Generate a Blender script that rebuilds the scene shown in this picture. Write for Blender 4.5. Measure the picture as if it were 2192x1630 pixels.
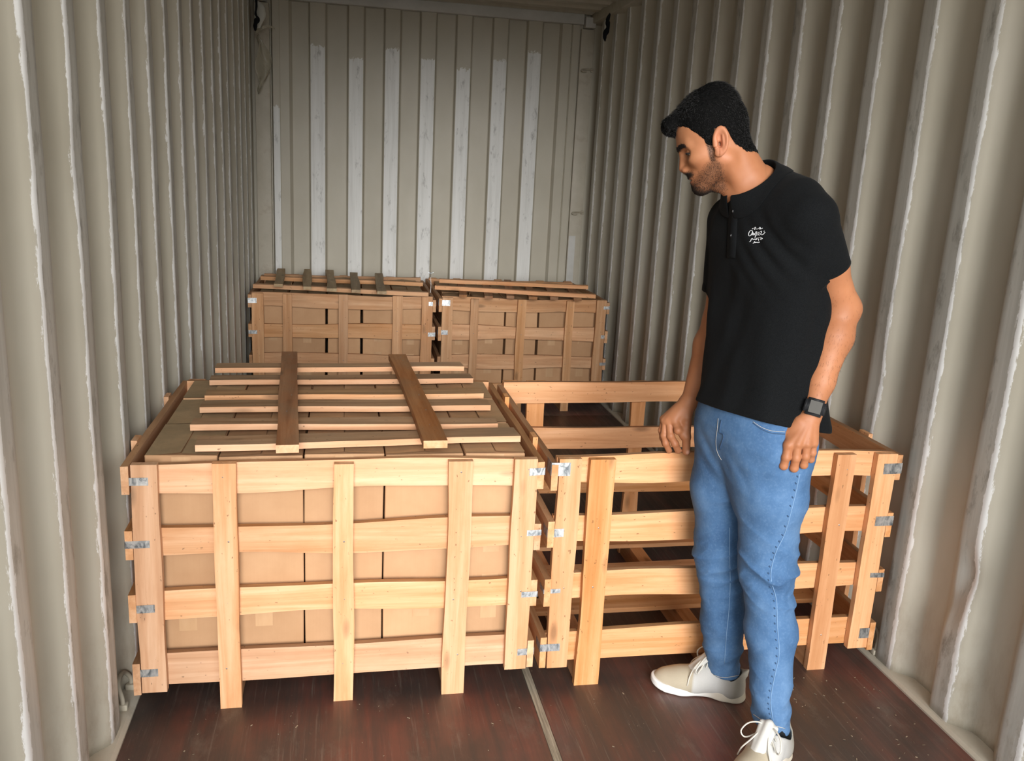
import bpy, bmesh, math, random
import numpy as np
from mathutils import Vector, Matrix, noise as mnoise
from mathutils.bvhtree import BVHTree

random.seed(7)
for o in list(bpy.data.objects):
    bpy.data.objects.remove(o, do_unlink=True)
SC = bpy.context.scene
COL = SC.collection

# ---------------------------------------------------------------- camera
F_PX, YAW, PITCH, ROLL = 1860.84, .1989, .2404, .0516
CAM = Vector((-.5801, 0.0, 1.5353))
_cy, _sy, _cp, _sp = math.cos(YAW), math.sin(YAW), math.cos(PITCH), math.sin(PITCH)
_F = Vector((_sy*_cp, _cy*_cp, -_sp)); _R = Vector((_cy, -_sy, 0)); _U = _R.cross(_F)
_cr, _sr = math.cos(ROLL), math.sin(ROLL)
_R2 = _cr*_R + _sr*_U; _U2 = -_sr*_R + _cr*_U
cam_data = bpy.data.cameras.new('camera')
cam_data.sensor_width = 36.0
cam_data.lens = 36.0*F_PX/2192.0
cam_data.clip_start = 0.02
cam = bpy.data.objects.new('camera', cam_data)
cam.matrix_world = Matrix(((_R2.x, _U2.x, -_F.x, CAM.x), (_R2.y, _U2.y, -_F.y, CAM.y), (_R2.z, _U2.z, -_F.z, CAM.z), (0, 0, 0, 1)))
COL.objects.link(cam)
SC.camera = cam

# ---------------------------------------------------------------- world, daylight through the open container doors
world = bpy.data.worlds.new('overcast_sky'); SC.world = world
world.use_nodes = True
wn = world.node_tree.nodes['Background']
wn.inputs[0].default_value = (.97, .99, 1.0, 1)
wn.inputs[1].default_value = 1.6
pl = bpy.data.lights.new('door_portal', 'AREA'); pl.shape = 'RECTANGLE'; pl.size = 2.33; pl.size_y = 2.58
pl.cycles.is_portal = True
po = bpy.data.objects.new('door_portal', pl); COL.objects.link(po)
po.location = (0, .43, 1.29); po.rotation_euler = (math.pi/2, 0, 0)
sun_d = bpy.data.lights.new('hazy_sun', 'SUN'); sun_d.energy = 3.6; sun_d.angle = math.radians(30); sun_d.color = (1.0, .98, .955)
sun = bpy.data.objects.new('hazy_sun', sun_d); COL.objects.link(sun)
sun.rotation_euler = Vector((.03, .96, -.26)).to_track_quat('-Z', 'Y').to_euler()
vs = SC.view_settings
vs.view_transform = 'Standard'; vs.look = 'None'; vs.gamma = 1.0; vs.use_curve_mapping = False
vs.exposure = 0.34
SC.cycles.max_bounces = 14; SC.cycles.diffuse_bounces = 9

# ---------------------------------------------------------------- helpers
def link(o, parent=None):
    COL.objects.link(o)
    if parent is not None: o.parent = parent
    return o
def mesh_obj(name, verts, faces, mat=None, parent=None, smooth=False):
    me = bpy.data.meshes.new(name)
    me.from_pydata([tuple(v) for v in verts], [], [tuple(f) for f in faces])
    if mat: me.materials.append(mat)
    if smooth: me.polygons.foreach_set('use_smooth', [True]*len(me.polygons))
    me.update()
    return link(bpy.data.objects.new(name, me), parent)
def inst(name, me, parent=None, loc=(0, 0, 0), axes=None):
    o = bpy.data.objects.new(name, me)
    if axes is None: o.location = loc
    else:
        a, b, c = (Vector(v) for v in axes)
        o.matrix_local = Matrix(((a.x, b.x, c.x, loc[0]), (a.y, b.y, c.y, loc[1]), (a.z, b.z, c.z, loc[2]), (0, 0, 0, 1)))
    return link(o, parent)
def empty(name, loc=(0, 0, 0), rz=0.0, parent=None):
    o = bpy.data.objects.new(name, None); o.empty_display_size = .05
    o.location = loc; o.rotation_euler = (0, 0, rz)
    return link(o, parent)
def tag(o, label=None, cat=None, group=None, kind=None):
    if label: o['label'] = label
    if cat: o['category'] = cat
    if group: o['group'] = group
    if kind: o['kind'] = kind
    return o
BOXF = [(0, 3, 2, 1), (4, 5, 6, 7), (0, 1, 5, 4), (1, 2, 6, 5), (2, 3, 7, 6), (3, 0, 4, 7)]
def box_vf(x0, x1, y0, y1, z0, z1):
    return [(x0, y0, z0), (x1, y0, z0), (x1, y1, z0), (x0, y1, z0), (x0, y0, z1), (x1, y0, z1), (x1, y1, z1), (x0, y1, z1)], BOXF
def box(name, x0, x1, y0, y1, z0, z1, mat, parent=None, bevel=0):
    v, f = box_vf(x0, x1, y0, y1, z0, z1)
    if not bevel: return mesh_obj(name, v, f, mat, parent)
    bm = bmesh.new(); vs_ = [bm.verts.new(p) for p in v]
    for q in f: bm.faces.new([vs_[i] for i in q])
    bmesh.ops.bevel(bm, geom=bm.edges[:], offset=bevel, segments=2, profile=.5, affect='EDGES')
    return bm_obj(name, bm, mat, parent, True)
def bm_obj(name, bm, mat, parent=None, smooth=False):
    me = bpy.data.meshes.new(name)
    bmesh.ops.recalc_face_normals(bm, faces=bm.faces[:])
    bm.to_mesh(me); bm.free()
    if mat: me.materials.append(mat)
    if smooth: me.polygons.foreach_set('use_smooth', [True]*len(me.polygons))
    return link(bpy.data.objects.new(name, me), parent)
def join_vf(parts):
    V, Fc = [], []
    for v, f in parts:
        n = len(V); V += list(v); Fc += [tuple(i+n for i in q) for q in f]
    return V, Fc
def tube_vf(pts, rad, seg=8, flat=1.0, closed_ends=True):
    """tube along pts; rad: number or list; flat squeezes the second axis"""
    pts = [Vector(p) for p in pts]; n = len(pts)
    if not hasattr(rad, '__len__'): rad = [rad]*n
    V, Fc = [], []
    t0 = (pts[1]-pts[0]).normalized()
    up = Vector((0, 0, 1)) if abs(t0.z) < .9 else Vector((1, 0, 0))
    a = (up - t0*up.dot(t0)).normalized()
    for i in range(n):
        t = (pts[min(i+1, n-1)] - pts[max(i-1, 0)])
        if t.length < 1e-9: t = t0
        t = t.normalized()
        a = (a - t*a.dot(t)).normalized(); b = t.cross(a)
        for k in range(seg):
            th = 2*math.pi*k/seg
            V.append(pts[i] + (a*math.cos(th)*flat + b*math.sin(th))*rad[i])
    for i in range(n-1):
        for k in range(seg):
            k2 = (k+1) % seg
            Fc.append((i*seg+k, i*seg+k2, (i+1)*seg+k2, (i+1)*seg+k))
    if closed_ends:
        Fc.append(tuple(reversed(range(seg)))); Fc.append(tuple((n-1)*seg+k for k in range(seg)))
    return V, Fc
def smooth_pts(ctrl, n=24):
    """Catmull-Rom through control points"""
    P = [Vector(c) for c in ctrl]; P = [2*P[0]-P[1]] + P + [2*P[-1]-P[-2]]
    out = []; m = len(P)-3
    for i in range(n+1):
        s = min(i/n*m, m-1e-9); k = int(s); t = s-k
        p0, p1, p2, p3 = P[k:k+4]
        out.append(.5*((2*p1)+(-p0+p2)*t+(2*p0-5*p1+4*p2-p3)*t*t+(-p0+3*p1-3*p2+p3)*t*t*t))
    return out

# ---------------------------------------------------------------- materials
class NT:
    def __init__(s, name, rough=.6, spec=.3):
        s.m = bpy.data.materials.new(name); s.m.use_nodes = True
        s.t = s.m.node_tree; s.b = s.t.nodes['Principled BSDF']
        s.b.inputs['Roughness'].default_value = rough
        s.b.inputs['Specular IOR Level'].default_value = spec
    def n(s, typ, **kw):
        nd = s.t.nodes.new('ShaderNode'+typ)
        for k, v in kw.items():
            if k in nd.inputs: s.set(nd.inputs[k], v)
            else: setattr(nd, k, v)
        return nd
    def set(s, sock, v):
        if isinstance(v, bpy.types.NodeSocket): s.t.links.new(v, sock)
        elif isinstance(v, bpy.types.Node): s.t.links.new(v.outputs[0], sock)
        else:
            if hasattr(sock.default_value, '__len__') and hasattr(v, '__len__') and len(v) == 3 and len(sock.default_value) == 4: v = (*v, 1)
            sock.default_value = v
    def coord(s, scale=(1, 1, 1), rand=0.0, kind='Object'):
        tc = s.n('TexCoord'); out = tc.outputs[kind]
        if rand:
            oi = s.n('ObjectInfo')
            out = s.n('VectorMath', operation='ADD', **{}).outputs[0] if False else out
            mul = s.n('Math', operation='MULTIPLY'); s.set(mul.inputs[0], oi.outputs['Random']); mul.inputs[1].default_value = rand
            add = s.n('VectorMath', operation='ADD'); s.set(add.inputs[0], out); s.set(add.inputs[1], mul.outputs[0]); out = add.outputs[0]
        mp = s.n('VectorMath', operation='MULTIPLY'); s.set(mp.inputs[0], out); mp.inputs[1].default_value = scale
        return mp.outputs[0]
    def noise(s, vec, scale=5, detail=4, rough=.55, dist=0):
        nd = s.n('TexNoise'); s.set(nd.inputs['Vector'], vec)
        nd.inputs['Scale'].default_value = scale; nd.inputs['Detail'].default_value = detail
        nd.inputs['Roughness'].default_value = rough; nd.inputs['Distortion'].default_value = dist
        return nd.outputs[0]
    def ramp(s, fac, stops):
        nd = s.n('ValToRGB'); s.set(nd.inputs[0], fac); cr = nd.color_ramp
        while len(cr.elements) < len(stops): cr.elements.new(.5)
        for e, (p, c) in zip(cr.elements, stops):
            e.position = p; e.color = (*c, 1) if hasattr(c, '__len__') else (c, c, c, 1)
        return nd.outputs[0]
    def mix(s, fac, a, b, blend='MIX'):
        nd = s.n('Mix', data_type='RGBA', blend_type=blend)
        s.set(nd.inputs[0], fac); s.set(nd.inputs[6], a); s.set(nd.inputs[7], b)
        return nd.outputs[2]
    def math(s, op, a, b=0.0, c=None):
        nd = s.n('Math', operation=op); s.set(nd.inputs[0], a); s.set(nd.inputs[1], b)
        if c is not None: s.set(nd.inputs[2], c)
        return nd.outputs[0]
    def attr(s, name): return s.n('Attribute', attribute_name=name).outputs['Fac']
    def color(s, v): s.set(s.b.inputs['Base Color'], v)
    def bump(s, h, strength=.2, dist=.002):
        nd = s.n('Bump'); nd.inputs['Strength'].default_value = strength; nd.inputs['Distance'].default_value = dist
        s.set(nd.inputs['Height'], h); s.set(s.b.inputs['Normal'], nd.outputs[0])

def mat_wood(name, dark, mid, light, dirt=(.2, .13, .08), dirt_amt=.0, rough=.62):
    t = NT(name, rough, .25)
    v = t.coord((.8, 15, 15), rand=37.0)
    g = t.noise(v, 1.6, 6, .6, .6)
    fine = t.noise(t.coord((9, 160, 160), rand=11.0), 1.0, 3, .6)
    c = t.ramp(g, [(.36, dark), (.50, mid), (.64, light)])
    gl = t.noise(t.coord((2.0, 70, 70), rand=19.0), 1.0, 4, .6, .4)
    c = t.mix(t.ramp(gl, [(.44, 0.0), (.68, .30)]), c, t.mix(1.0, c, (.74, .58, .44), 'MULTIPLY'))
    c = t.mix(t.math('MULTIPLY', fine, .30), c, t.mix(1.0, c, (.78, .68, .58), 'MULTIPLY'))
    kv = t.n('TexVoronoi'); t.set(kv.inputs['Vector'], t.coord((3.2, 10, 10), rand=23.0)); kv.inputs['Scale'].default_value = 1.0
    kn = t.ramp(kv.outputs['Distance'], [(.06, 1.0), (.15, 0.0)])
    c = t.mix(t.math('MULTIPLY', kn, .75), c, tuple(.45*x for x in dark))
    blot = t.noise(t.coord((3, 6, 6), rand=51.0), 1.4, 5, .65)
    c = t.mix(t.ramp(t.noise(t.coord((2.2, 5, 5), rand=91.0), 1.2, 6, .7), [(.45, 0.0), (.75, .45)]), c, t.mix(1.0, c, (.80, .62, .48), 'MULTIPLY'))
    fk = t.noise(t.coord((60, 110, 110), rand=3.0), 1.0, 2, .5)
    c = t.mix(t.ramp(fk, [(.70, 0.0), (.74, .75)]), c, tuple(.35*x for x in dark))
    if dirt_amt:
        c = t.mix(t.ramp(blot, [(.38, 0.0), (.68, dirt_amt)]), c, dirt)
    oi = t.n('ObjectInfo')
    hs = t.n('HueSaturation'); t.set(hs.inputs['Color'], c)
    t.set(hs.inputs['Value'], t.math('MULTIPLY_ADD', oi.outputs['Random'], .24, .88))
    t.set(hs.inputs['Saturation'], t.math('MULTIPLY_ADD', t.math('FRACT', t.math('MULTIPLY', oi.outputs['Random'], 7.3)), .12, .97))
    t.color(hs.outputs[0]); t.bump(fine, .25, .0015)
    return t.m
M = {}
M['pine'] = mat_wood('pale_pine_wood', (.60, .342, .192), (.69, .41, .242), (.765, .495, .318))
M['orange'] = mat_wood('orange_pine_wood', (.59, .295, .132), (.68, .362, .178), (.76, .44, .242))
M['old'] = mat_wood('weathered_pine_wood', (.52, .28, .14), (.62, .355, .19), (.71, .44, .26), (.38, .26, .16), .30)
M['dirty'] = mat_wood('dirty_brown_wood', (.24, .098, .038), (.33, .145, .062), (.41, .205, .098), (.22, .15, .09), .6)
M['mossy'] = mat_wood('grey_stained_wood', (.33, .24, .14), (.42, .315, .19), (.50, .385, .24), (.32, .26, .17), .6)

M['edge'] = mat_wood('sawn_bark_edge', (.33, .165, .075), (.46, .25, .125), (.56, .33, .18), (.24, .14, .08), .5)
M['sawn'] = mat_wood('rough_sawn_face', (.30, .17, .085), (.42, .255, .14), (.52, .335, .195), (.26, .18, .11), .6)
def mat_card(name, a, b, dust):
    t = NT(name, .8, .15)
    n1 = t.noise(t.coord((6, 6, 6), rand=31.0), 1.2, 5, .6)
    fl = t.noise(t.coord((240, 240, 3), rand=9.0), 1.0, 2, .5)
    c = t.ramp(n1, [(.3, a), (.7, b)])
    c = t.mix(t.math('MULTIPLY', fl, .18), c, t.mix(1.0, c, (.75, .66, .56), 'MULTIPLY'))
    if dust: c = t.mix(t.ramp(t.noise(t.coord((7, 7, 7), rand=77.0), 1.3, 6, .7), [(.42, 0.0), (.66, dust)]), c, (.24, .19, .115))
    oi = t.n('ObjectInfo'); hs = t.n('HueSaturation'); t.set(hs.inputs['Color'], c)
    t.set(hs.inputs['Value'], t.math('MULTIPLY_ADD', oi.outputs['Random'], .2, .9)); t.color(hs.outputs[0])
    t.bump(n1, .12, .004)
    return t.m
M['card'] = mat_card('cardboard', (.47, .28, .152), (.54, .335, .19), 0.0)
M['card_top'] = mat_card('dusty_cardboard', (.40, .24, .125), (.50, .31, .17), .40)
M['card_grey'] = mat_card('grey_dusty_cardboard', (.37, .26, .148), (.44, .315, .185), .6)
t = NT('brown_paper_tape', .45, .4); t.color(t.ramp(t.noise(t.coord((40, 40, 8), rand=5.0), 1, 4), [(.3, (.50, .305, .16)), (.75, (.57, .365, .205))])); M['tape'] = t.m
t = NT('white_label', .6); t.color((.7, .7, .68)); M['label'] = t.m

def wall_paint(name, back=False):
    t = NT(name, .48, .35)
    crest, edge = t.attr('crest'), t.attr('edge')
    big = t.noise(t.coord((1.1, 1.1, .7)), 1.3, 5, .6)
    base = t.ramp(big, [(.30, (.43, .40, .322)), (.55, (.505, .475, .392)), (.75, (.56, .53, .455))])
    streak = t.noise(t.coord((26, 26, 1.3)), 1.0, 6, .68)
    spots = t.noise(t.coord((22, 22, 9)), 1.0, 6, .7)
    scuff = t.ramp(streak, [(.30, (.41, .405, .37)), (.55, (.52, .515, .475)), (.8, (.63, .63, .60))])
    scuff = t.mix(t.ramp(spots, [(.55, 0.0), (.69, .75)]), scuff, (.21, .20, .175))
    geo = t.n('TexCoord').outputs['Object']; sep = t.n('SeparateXYZ'); t.set(sep.inputs[0], geo)
    z = sep.outputs[2]
    if back:
        ptop = t.attr('ptop')
        rag = t.math('MULTIPLY_ADD', t.noise(t.coord((60, 60, 40)), 1.0, 4, .7), .10, -.05)
        below = t.math('GREATER_THAN', t.math('SUBTRACT', t.math('ADD', ptop, rag), z), 0.0)
        amt = t.math('MULTIPLY', t.math('GREATER_THAN', crest, .93), below)
        pat = t.ramp(streak, [(.25, (.58, .585, .56)), (.5, (.74, .75, .73)), (.8, (.83, .84, .83))])
        pat = t.mix(t.ramp(spots, [(.57, 0.0), (.72, .7)]), pat, (.24, .24, .23))
        col = t.mix(amt, base, pat)
    else:
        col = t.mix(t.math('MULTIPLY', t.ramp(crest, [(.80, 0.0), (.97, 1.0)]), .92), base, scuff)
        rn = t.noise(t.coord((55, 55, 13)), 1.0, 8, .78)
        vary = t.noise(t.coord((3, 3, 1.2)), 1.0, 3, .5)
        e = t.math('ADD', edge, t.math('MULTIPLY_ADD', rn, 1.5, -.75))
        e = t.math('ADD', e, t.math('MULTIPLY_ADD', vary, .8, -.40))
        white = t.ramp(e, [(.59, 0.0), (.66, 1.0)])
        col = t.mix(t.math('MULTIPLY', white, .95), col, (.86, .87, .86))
    # rusty-brown grime low on the wall
    low = t.math('MULTIPLY', t.ramp(t.math('ADD', z, t.math('MULTIPLY', big, .5)), [(.25, .55), (.75, 0.0)]), t.ramp(spots, [(.45, 0.0), (.75, 1.0)]))
    col = t.mix(low, col, (.23, .155, .085))
    t.color(col)
    t.set(t.b.inputs['Roughness'], t.math('MULTIPLY_ADD', spots, .25, .36))
    t.bump(spots, .12, .002)
    return t.m
M['wall'] = wall_paint('beige_container_paint'); M['back'] = wall_paint('beige_back_wall_paint', True)
t = NT('plain_beige_paint', .5, .35); nz = t.noise(t.coord((6, 6, 6)), 1.2, 6, .65)
t.color(t.mix(t.ramp(nz, [(.55, 0.0), (.72, .5)]), t.ramp(nz, [(.3, (.45, .415, .335)), (.7, (.54, .505, .425))]), (.24, .17, .10))); M['paint'] = t.m
t = NT('grey_white_paint', .5, .35); nz = t.noise(t.coord((5, 5, 5)), 1.2, 6, .65); t.color(t.ramp(nz, [(.3, (.50, .50, .47)), (.7, (.60, .60, .58))])); M['greypaint'] = t.m

t = NT('red_brown_plywood', .42, .45)
sk = t.noise(t.coord((26, 1.1, 1)), 1.0, 7, .7, .3)
bl = t.noise(t.coord((2.6, 1.5, 1)), 1.2, 5, .6)
fs = t.noise(t.coord((90, 2.6, 1)), 1.0, 5, .75)
sp = t.noise(t.coord((70, 55, 1)), 1.0, 3, .6)
c = t.ramp(bl, [(.34, (.060, .046, .041)), (.47, (.105, .058, .047)), (.62, (.185, .068, .051))])
c = t.mix(t.ramp(sk, [(.44, 0.0), (.62, .6)]), c, (.070, .058, .050))
c = t.mix(t.ramp(fs, [(.56, 0.0), (.72, .55)]), c, (.28, .235, .19))
c = t.mix(t.ramp(t.noise(t.coord((7, 3.2, 1)), 1.0, 7, .75), [(.56, 0.0), (.70, .45)]), c, (.20, .165, .135))
c = t.mix(t.ramp(sp, [(.70, 0.0), (.76, .7)]), c, (.30, .25, .18))
t.color(c); t.set(t.b.inputs['Roughness'], t.math('MULTIPLY_ADD', sk, .5, .22)); t.bump(fs, .35, .0015); M['floor'] = t.m
t = NT('worn_metal_strip', .5, .5); nz = t.noise(t.coord((200, 6, 6)), 1, 5, .7); t.color(t.ramp(nz, [(.3, (.10, .085, .06)), (.6, (.34, .30, .23)), (.8, (.46, .42, .34))])); M['strip'] = t.m
t = NT('galvanized_metal', .35, .5); t.b.inputs['Metallic'].default_value = .85
nz = t.noise(t.coord((60, 60, 30), rand=13.0), 1, 4, .6, 1.2); t.color(t.ramp(nz, [(.35, (.22, .25, .28)), (.5, (.62, .66, .68)), (.65, (.86, .88, .88))])); M['zinc'] = t.m
t = NT('nail_steel', .4, .5); t.b.inputs['Metallic'].default_value = .7; t.color((.30, .28, .26)); M['nail'] = t.m
t = NT('chalky_ring_paint', .6); t.color((.42, .38, .30)); M['ring'] = t.m
t = NT('yard_concrete', .9); t.color(t.ramp(t.noise(t.coord((.5, .5, .5)), 1, 6), [(.3, (.42, .38, .32)), (.7, (.52, .48, .42))])); M['yard'] = t.m
t = NT('black_cloth', .9, .1); t.color((.012, .013, .015)); M['blackcloth'] = t.m
t = NT('white_plastic', .4, .4); t.color((.62, .62, .57)); M['whiteplastic'] = t.m
t = NT('clear_plastic_wrap', .18, .5); t.color((.62, .58, .46)); t.b.inputs['Alpha'].default_value = .45; M['wrap'] = t.m

# ---------------------------------------------------------------- the container shell
WX, DEEP, Y0, YB, HT = 1.165, .048, .41, 6.31, 2.594
def profile(y_edge, pitch):
    """(y, depth) of the corrugation along the wall; crest runs from y_edge to +.07"""
    pts = []
    n0 = int(math.floor((Y0-y_edge)/pitch))-1
    for n in range(n0, n0+26):
        b = y_edge+n*pitch
        for dy, d, cr, ed in ((-.045, .72, 0, 0), (-.022, .30, .35, .1), (-.007, .05, .85, .62), (.003, 0, 1, 1), (.011, 0, 1, .62), (.024, 0, 1, .22), (.036, 0, 1, .0), (.052, 0, 1, 0),
                              (.066, 0, 1, 0), (.075, .05, .85, 0), (.09, .30, .3, 0), (.112, .70, 0, 0), (.126, .94, 0, 0), (.137, 1, 0, 0),
                              (.17, 1, 0, 0), (.204, 1, 0, 0), (.216, .94, 0, 0)):
            y = b+dy
            if Y0+.002 < y < YB-.002: pts.append((y, d*DEEP, cr, ed))
    pts = [(Y0, pts[0][1], 0, 0)] + pts + [(YB, pts[-1][1], 0, 0), (YB+.06, pts[-1][1], 0, 0)]
    return pts
def side_wall(name, sx, y_edge, pitch, dents):
    P = profile(y_edge, pitch); zs = list(np.linspace(.012, HT, 76)); V, Fc, cr, ed = [], [], [], []
    for (y, d, c_, e_) in P:
        for z in zs:
            off = d; yy = y
            for (dy, dz, r, amp) in dents:
                q = ((y-dy)**2+((z-dz)*.7)**2)/(r*r)
                if q < 6: off += amp*math.exp(-q)
            off += .0022*mnoise.noise((y*3.1, z*1.7, 4*sx))
            yy += .003*mnoise.noise((y*1.3, z*2.2, 9+sx))*(1 if Y0+.05 < y < YB-.05 else 0)
            V.append((sx*(WX+off), yy, z)); cr.append(c_); ed.append(e_)
    m = len(zs)
    for i in range(len(P)-1):
        for j in range(m-1):
            q = (i*m+j, (i+1)*m+j, (i+1)*m+j+1, i*m+j+1)
            Fc.append(q if sx < 0 else q[::-1])
    o = mesh_obj(name, V, Fc, M['wall'], None, True)
    for nm, arr in (('crest', cr), ('edge', ed)):
        a = o.data.attributes.new(nm, 'FLOAT', 'POINT'); a.data.foreach_set('value', arr)
    sol = o.modifiers.new('thickness', 'SOLIDIFY'); sol.thickness = .003; sol.offset = -1
    return tag(o, kind='structure')
wall_r = side_wall('wall_right', 1, 2.234, .2757, [(1.985, .47, .05, .022), (2.02, .36, .04, .018), (2.51, .9, .06, .006)])
wall_l = side_wall('wall_left', -1, 1.862, .2790, [(2.15, 1.5, .08, .005)])

# back wall
cc = [(-.746, 2.256), (-.493, 2.189), (-.250, 2.274), (-.008, 2.223), (.238, 2.178), (.491, 2.252), (.733, 2.326)]
seq = [(-1.25, 1, 0), (-1.052, 1, 0), (-1.046, .55, 0), (-1.040, 0, 1.85), (-.998, 0, 1.85), (-.992, .1, 0), (-.955, .1, 0), (-.935, .1, 0), (-.915, .95, 0)]
for c0, pt in cc:
    seq += [(c0-.066, .98, 0), (c0-.060, .90, 0), (c0-.053, .12, pt), (c0-.048, 0, pt), (c0+.046, 0, pt), (c0+.051, .12, pt), (c0+.060, .90, 0), (c0+.066, .98, 0)]
seq += [(.910, .98, 0), (.925, .1, 0), (.960, .1, 0), (.990, .1, 0), (.996, .35, 0), (1.002, .1, 0), (1.046, .1, 0), (1.052, .6, 0), (1.25, .6, 0)]
V, Fc, cr, pt_ = [], [], [], []
zs = list(np.linspace(-.05, 2.62, 40))
for x, d, p in seq:
    for z in zs:
        V.append((x, YB+d*.038+.002*mnoise.noise((x*3, z*2, 1)), z)); cr.append(1.0 if d < .06 else 0.0); pt_.append(p)
m = len(zs)
for i in range(len(seq)-1):
    for j in range(m-1): Fc.append((i*m+j, (i+1)*m+j, (i+1)*m+j+1, i*m+j+1))
wb = mesh_obj('wall_back', V, Fc, M['back'], None, False)
for nm, arr in (('crest', cr), ('ptop', pt_)):
    a = wb.data.attributes.new(nm, 'FLOAT', 'POINT'); a.data.foreach_set('value', arr)
tag(wb, kind='structure')
# corner posts, header beam, rails
for sx, nm in ((-1, 'trim_1'), (1, 'trim_2')):
    x0, x1 = sorted((sx*1.058, sx*1.155))
    tag(box(nm, x0, x1, YB-.012, YB+.03, .0, 2.50, M['paint'], bevel=.004), kind='structure')
    tag(box('trim_3' if sx < 0 else 'trim_4', *sorted((sx*1.075, sx*1.15)), YB-.05, YB+.03, 2.505, 2.575, M['greypaint'], bevel=.004), kind='structure')
tag(box('trim_5', -1.07, 1.07, YB-.03, YB+.03, 2.525, HT, M['greypaint'], bevel=.005), kind='structure')
for sx, nm in ((-1, 'trim_6'), (1, 'trim_7')):
    tag(box(nm, *sorted((sx*1.125, sx*1.26)), Y0, YB+.05, 2.535, 2.60, M['paint'], bevel=.006), kind='structure')
    V, Fc = [], []
    sec = [(1.148, -.06), (1.148, .006), (1.158, .014), (1.216, .018), (1.216, .06), (1.24, .06), (1.24, -.06)]
    for y in (Y0, YB+.04):
        for (x, z) in sec: V.append((sx*x, y, z))
    k = len(sec)
    for i in range(k): Fc.append((i, (i+1) % k, k+(i+1) % k, k+i))
    Fc += [tuple(range(k)), tuple(range(k, 2*k))]
    bm = bmesh.new(); vv = [bm.verts.new(p) for p in V]
    for q in Fc: bm.faces.new([vv[i] for i in q])
    tag(bm_obj('baseboard_left' if sx < 0 else 'baseboard_right', bm, M['paint']), kind='structure')
# ceiling with shallow cross ridges
V, Fc = [], []; ys = []
y = Y0
while y < YB+.05:
    ys += [(y, 0), (y+.09, 0), (y+.11, .02), (y+.19, .02)]; y += .21
for y, d in ys: V += [(-1.25, y, HT+d), (1.25, y, HT+d)]
for i in range(len(ys)-1): Fc.append((2*i, 2*i+2, 2*i+3, 2*i+1))
ce = mesh_obj('ceiling', V, Fc, M['paint']); tag(ce, kind='structure')
s_ = ce.modifiers.new('thickness', 'SOLIDIFY'); s_.thickness = .003; s_.offset = -1
# floor of plywood panels with a worn joint strip
fl = box('floor', -1.165, 1.165, Y0, YB+.04, -.09, -.031, M['floor']); tag(fl, kind='structure')
for (xa, xb) in ((-1.163, -.0215), (.0035, 1.163)):
    for (ya, yb_) in ((Y0, 2.82), (2.823, 5.22), (5.223, YB+.03)):
        box('plywood_panel', xa, xb, ya, yb_, -.030, 0.0, M['floor'], fl, bevel=.0015)
box('joint_strip', -.0205, .0025, Y0, YB, -.030, .0015, M['strip'], fl, bevel=.001)
# door end frame and the yard outside
tag(box('trim_8', -1.25, 1.25, Y0-.08, Y0, HT-.02, HT+.14, M['paint']), kind='structure')
for sx, nm in ((-1, 'trim_9'), (1, 'trim_10')):
    tag(box(nm, *sorted((sx*1.17, sx*1.26)), Y0-.08, Y0+.01, -.12, HT+.14, M['paint']), kind='structure')
tag(box('trim_11', -1.25, 1.25, Y0-.08, Y0, -.12, -.002, M['paint']), kind='structure')
gnd = mesh_obj('ground', [(-30, -40, -.16), (30, -40, -.16), (30, 20, -.16), (-30, 20, -.16)], [(0, 1, 2, 3)], M['yard']); tag(gnd, kind='structure')

# ---------------------------------------------------------------- timber crates
def plank_mesh(name, L, Wd, T, mat, seed, wane=.002, bow=.0, seg=10, extra=None):
    """length along X, width along Y, thickness along Z (0..)"""
    rnd = random.Random(seed); ph = [rnd.uniform(0, 6.28) for _ in range(8)]
    V, Fc = [], []
    for i in range(seg+1):
        s = i/seg; x = s*L
        lo = wane*(math.sin(3.1*s*2+ph[0])+.6*math.sin(7.3*s+ph[1])+.4*math.sin(15*s+ph[2]))*.6
        hi = wane*(math.sin(2.7*s*2+ph[3])+.6*math.sin(6.1*s+ph[4])+.4*math.sin(13*s+ph[5]))*.6
        b = bow*math.sin(math.pi*s)+.0006*math.sin(9*s+ph[6])
        V += [(x, lo, b), (x, Wd+hi, b), (x, Wd+hi+.0007*math.sin(11*s+ph[7]), T+b), (x, lo, T+b)]
    for i in range(seg):
        a = 4*i
        for k in range(4): Fc.append((a+k, a+(k+1) % 4, a+4+(k+1) % 4, a+4+k))
    Fc += [(3, 2, 1, 0), (4*seg, 4*seg+1, 4*seg+2, 4*seg+3)]
    me = bpy.data.meshes.new(name); me.from_pydata(V, [], Fc)
    me.materials.append(mat)
    if extra:                      # {side of the section: material}; 1 upper edge, 2 outer face, 'end' sawn ends
        for k, m2 in extra.items():
            me.materials.append(m2); mi = len(me.materials)-1
            if k == 'end':
                me.polygons[-1].material_index = mi; me.polygons[-2].material_index = mi
            else:
                for i in range(seg): me.polygons[4*i+k].material_index = mi
    me.update()
    return me
EX, EY, EZ = Vector((1, 0, 0)), Vector((0, 1, 0)), Vector((0, 0, 1))
_seed = [100]
def plank(name, parent, org, la, wa, L, Wd, T, mat, wane=.002, bow=0.0, seg=10, extra=None):
    _seed[0] += 1
    la, wa = Vector(la), Vector(wa)
    return inst(name, plank_mesh(name, L, Wd, T, mat, _seed[0], wane, bow, seg, extra), parent, org, (la, wa, la.cross(wa)))
_nm = {}
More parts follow.
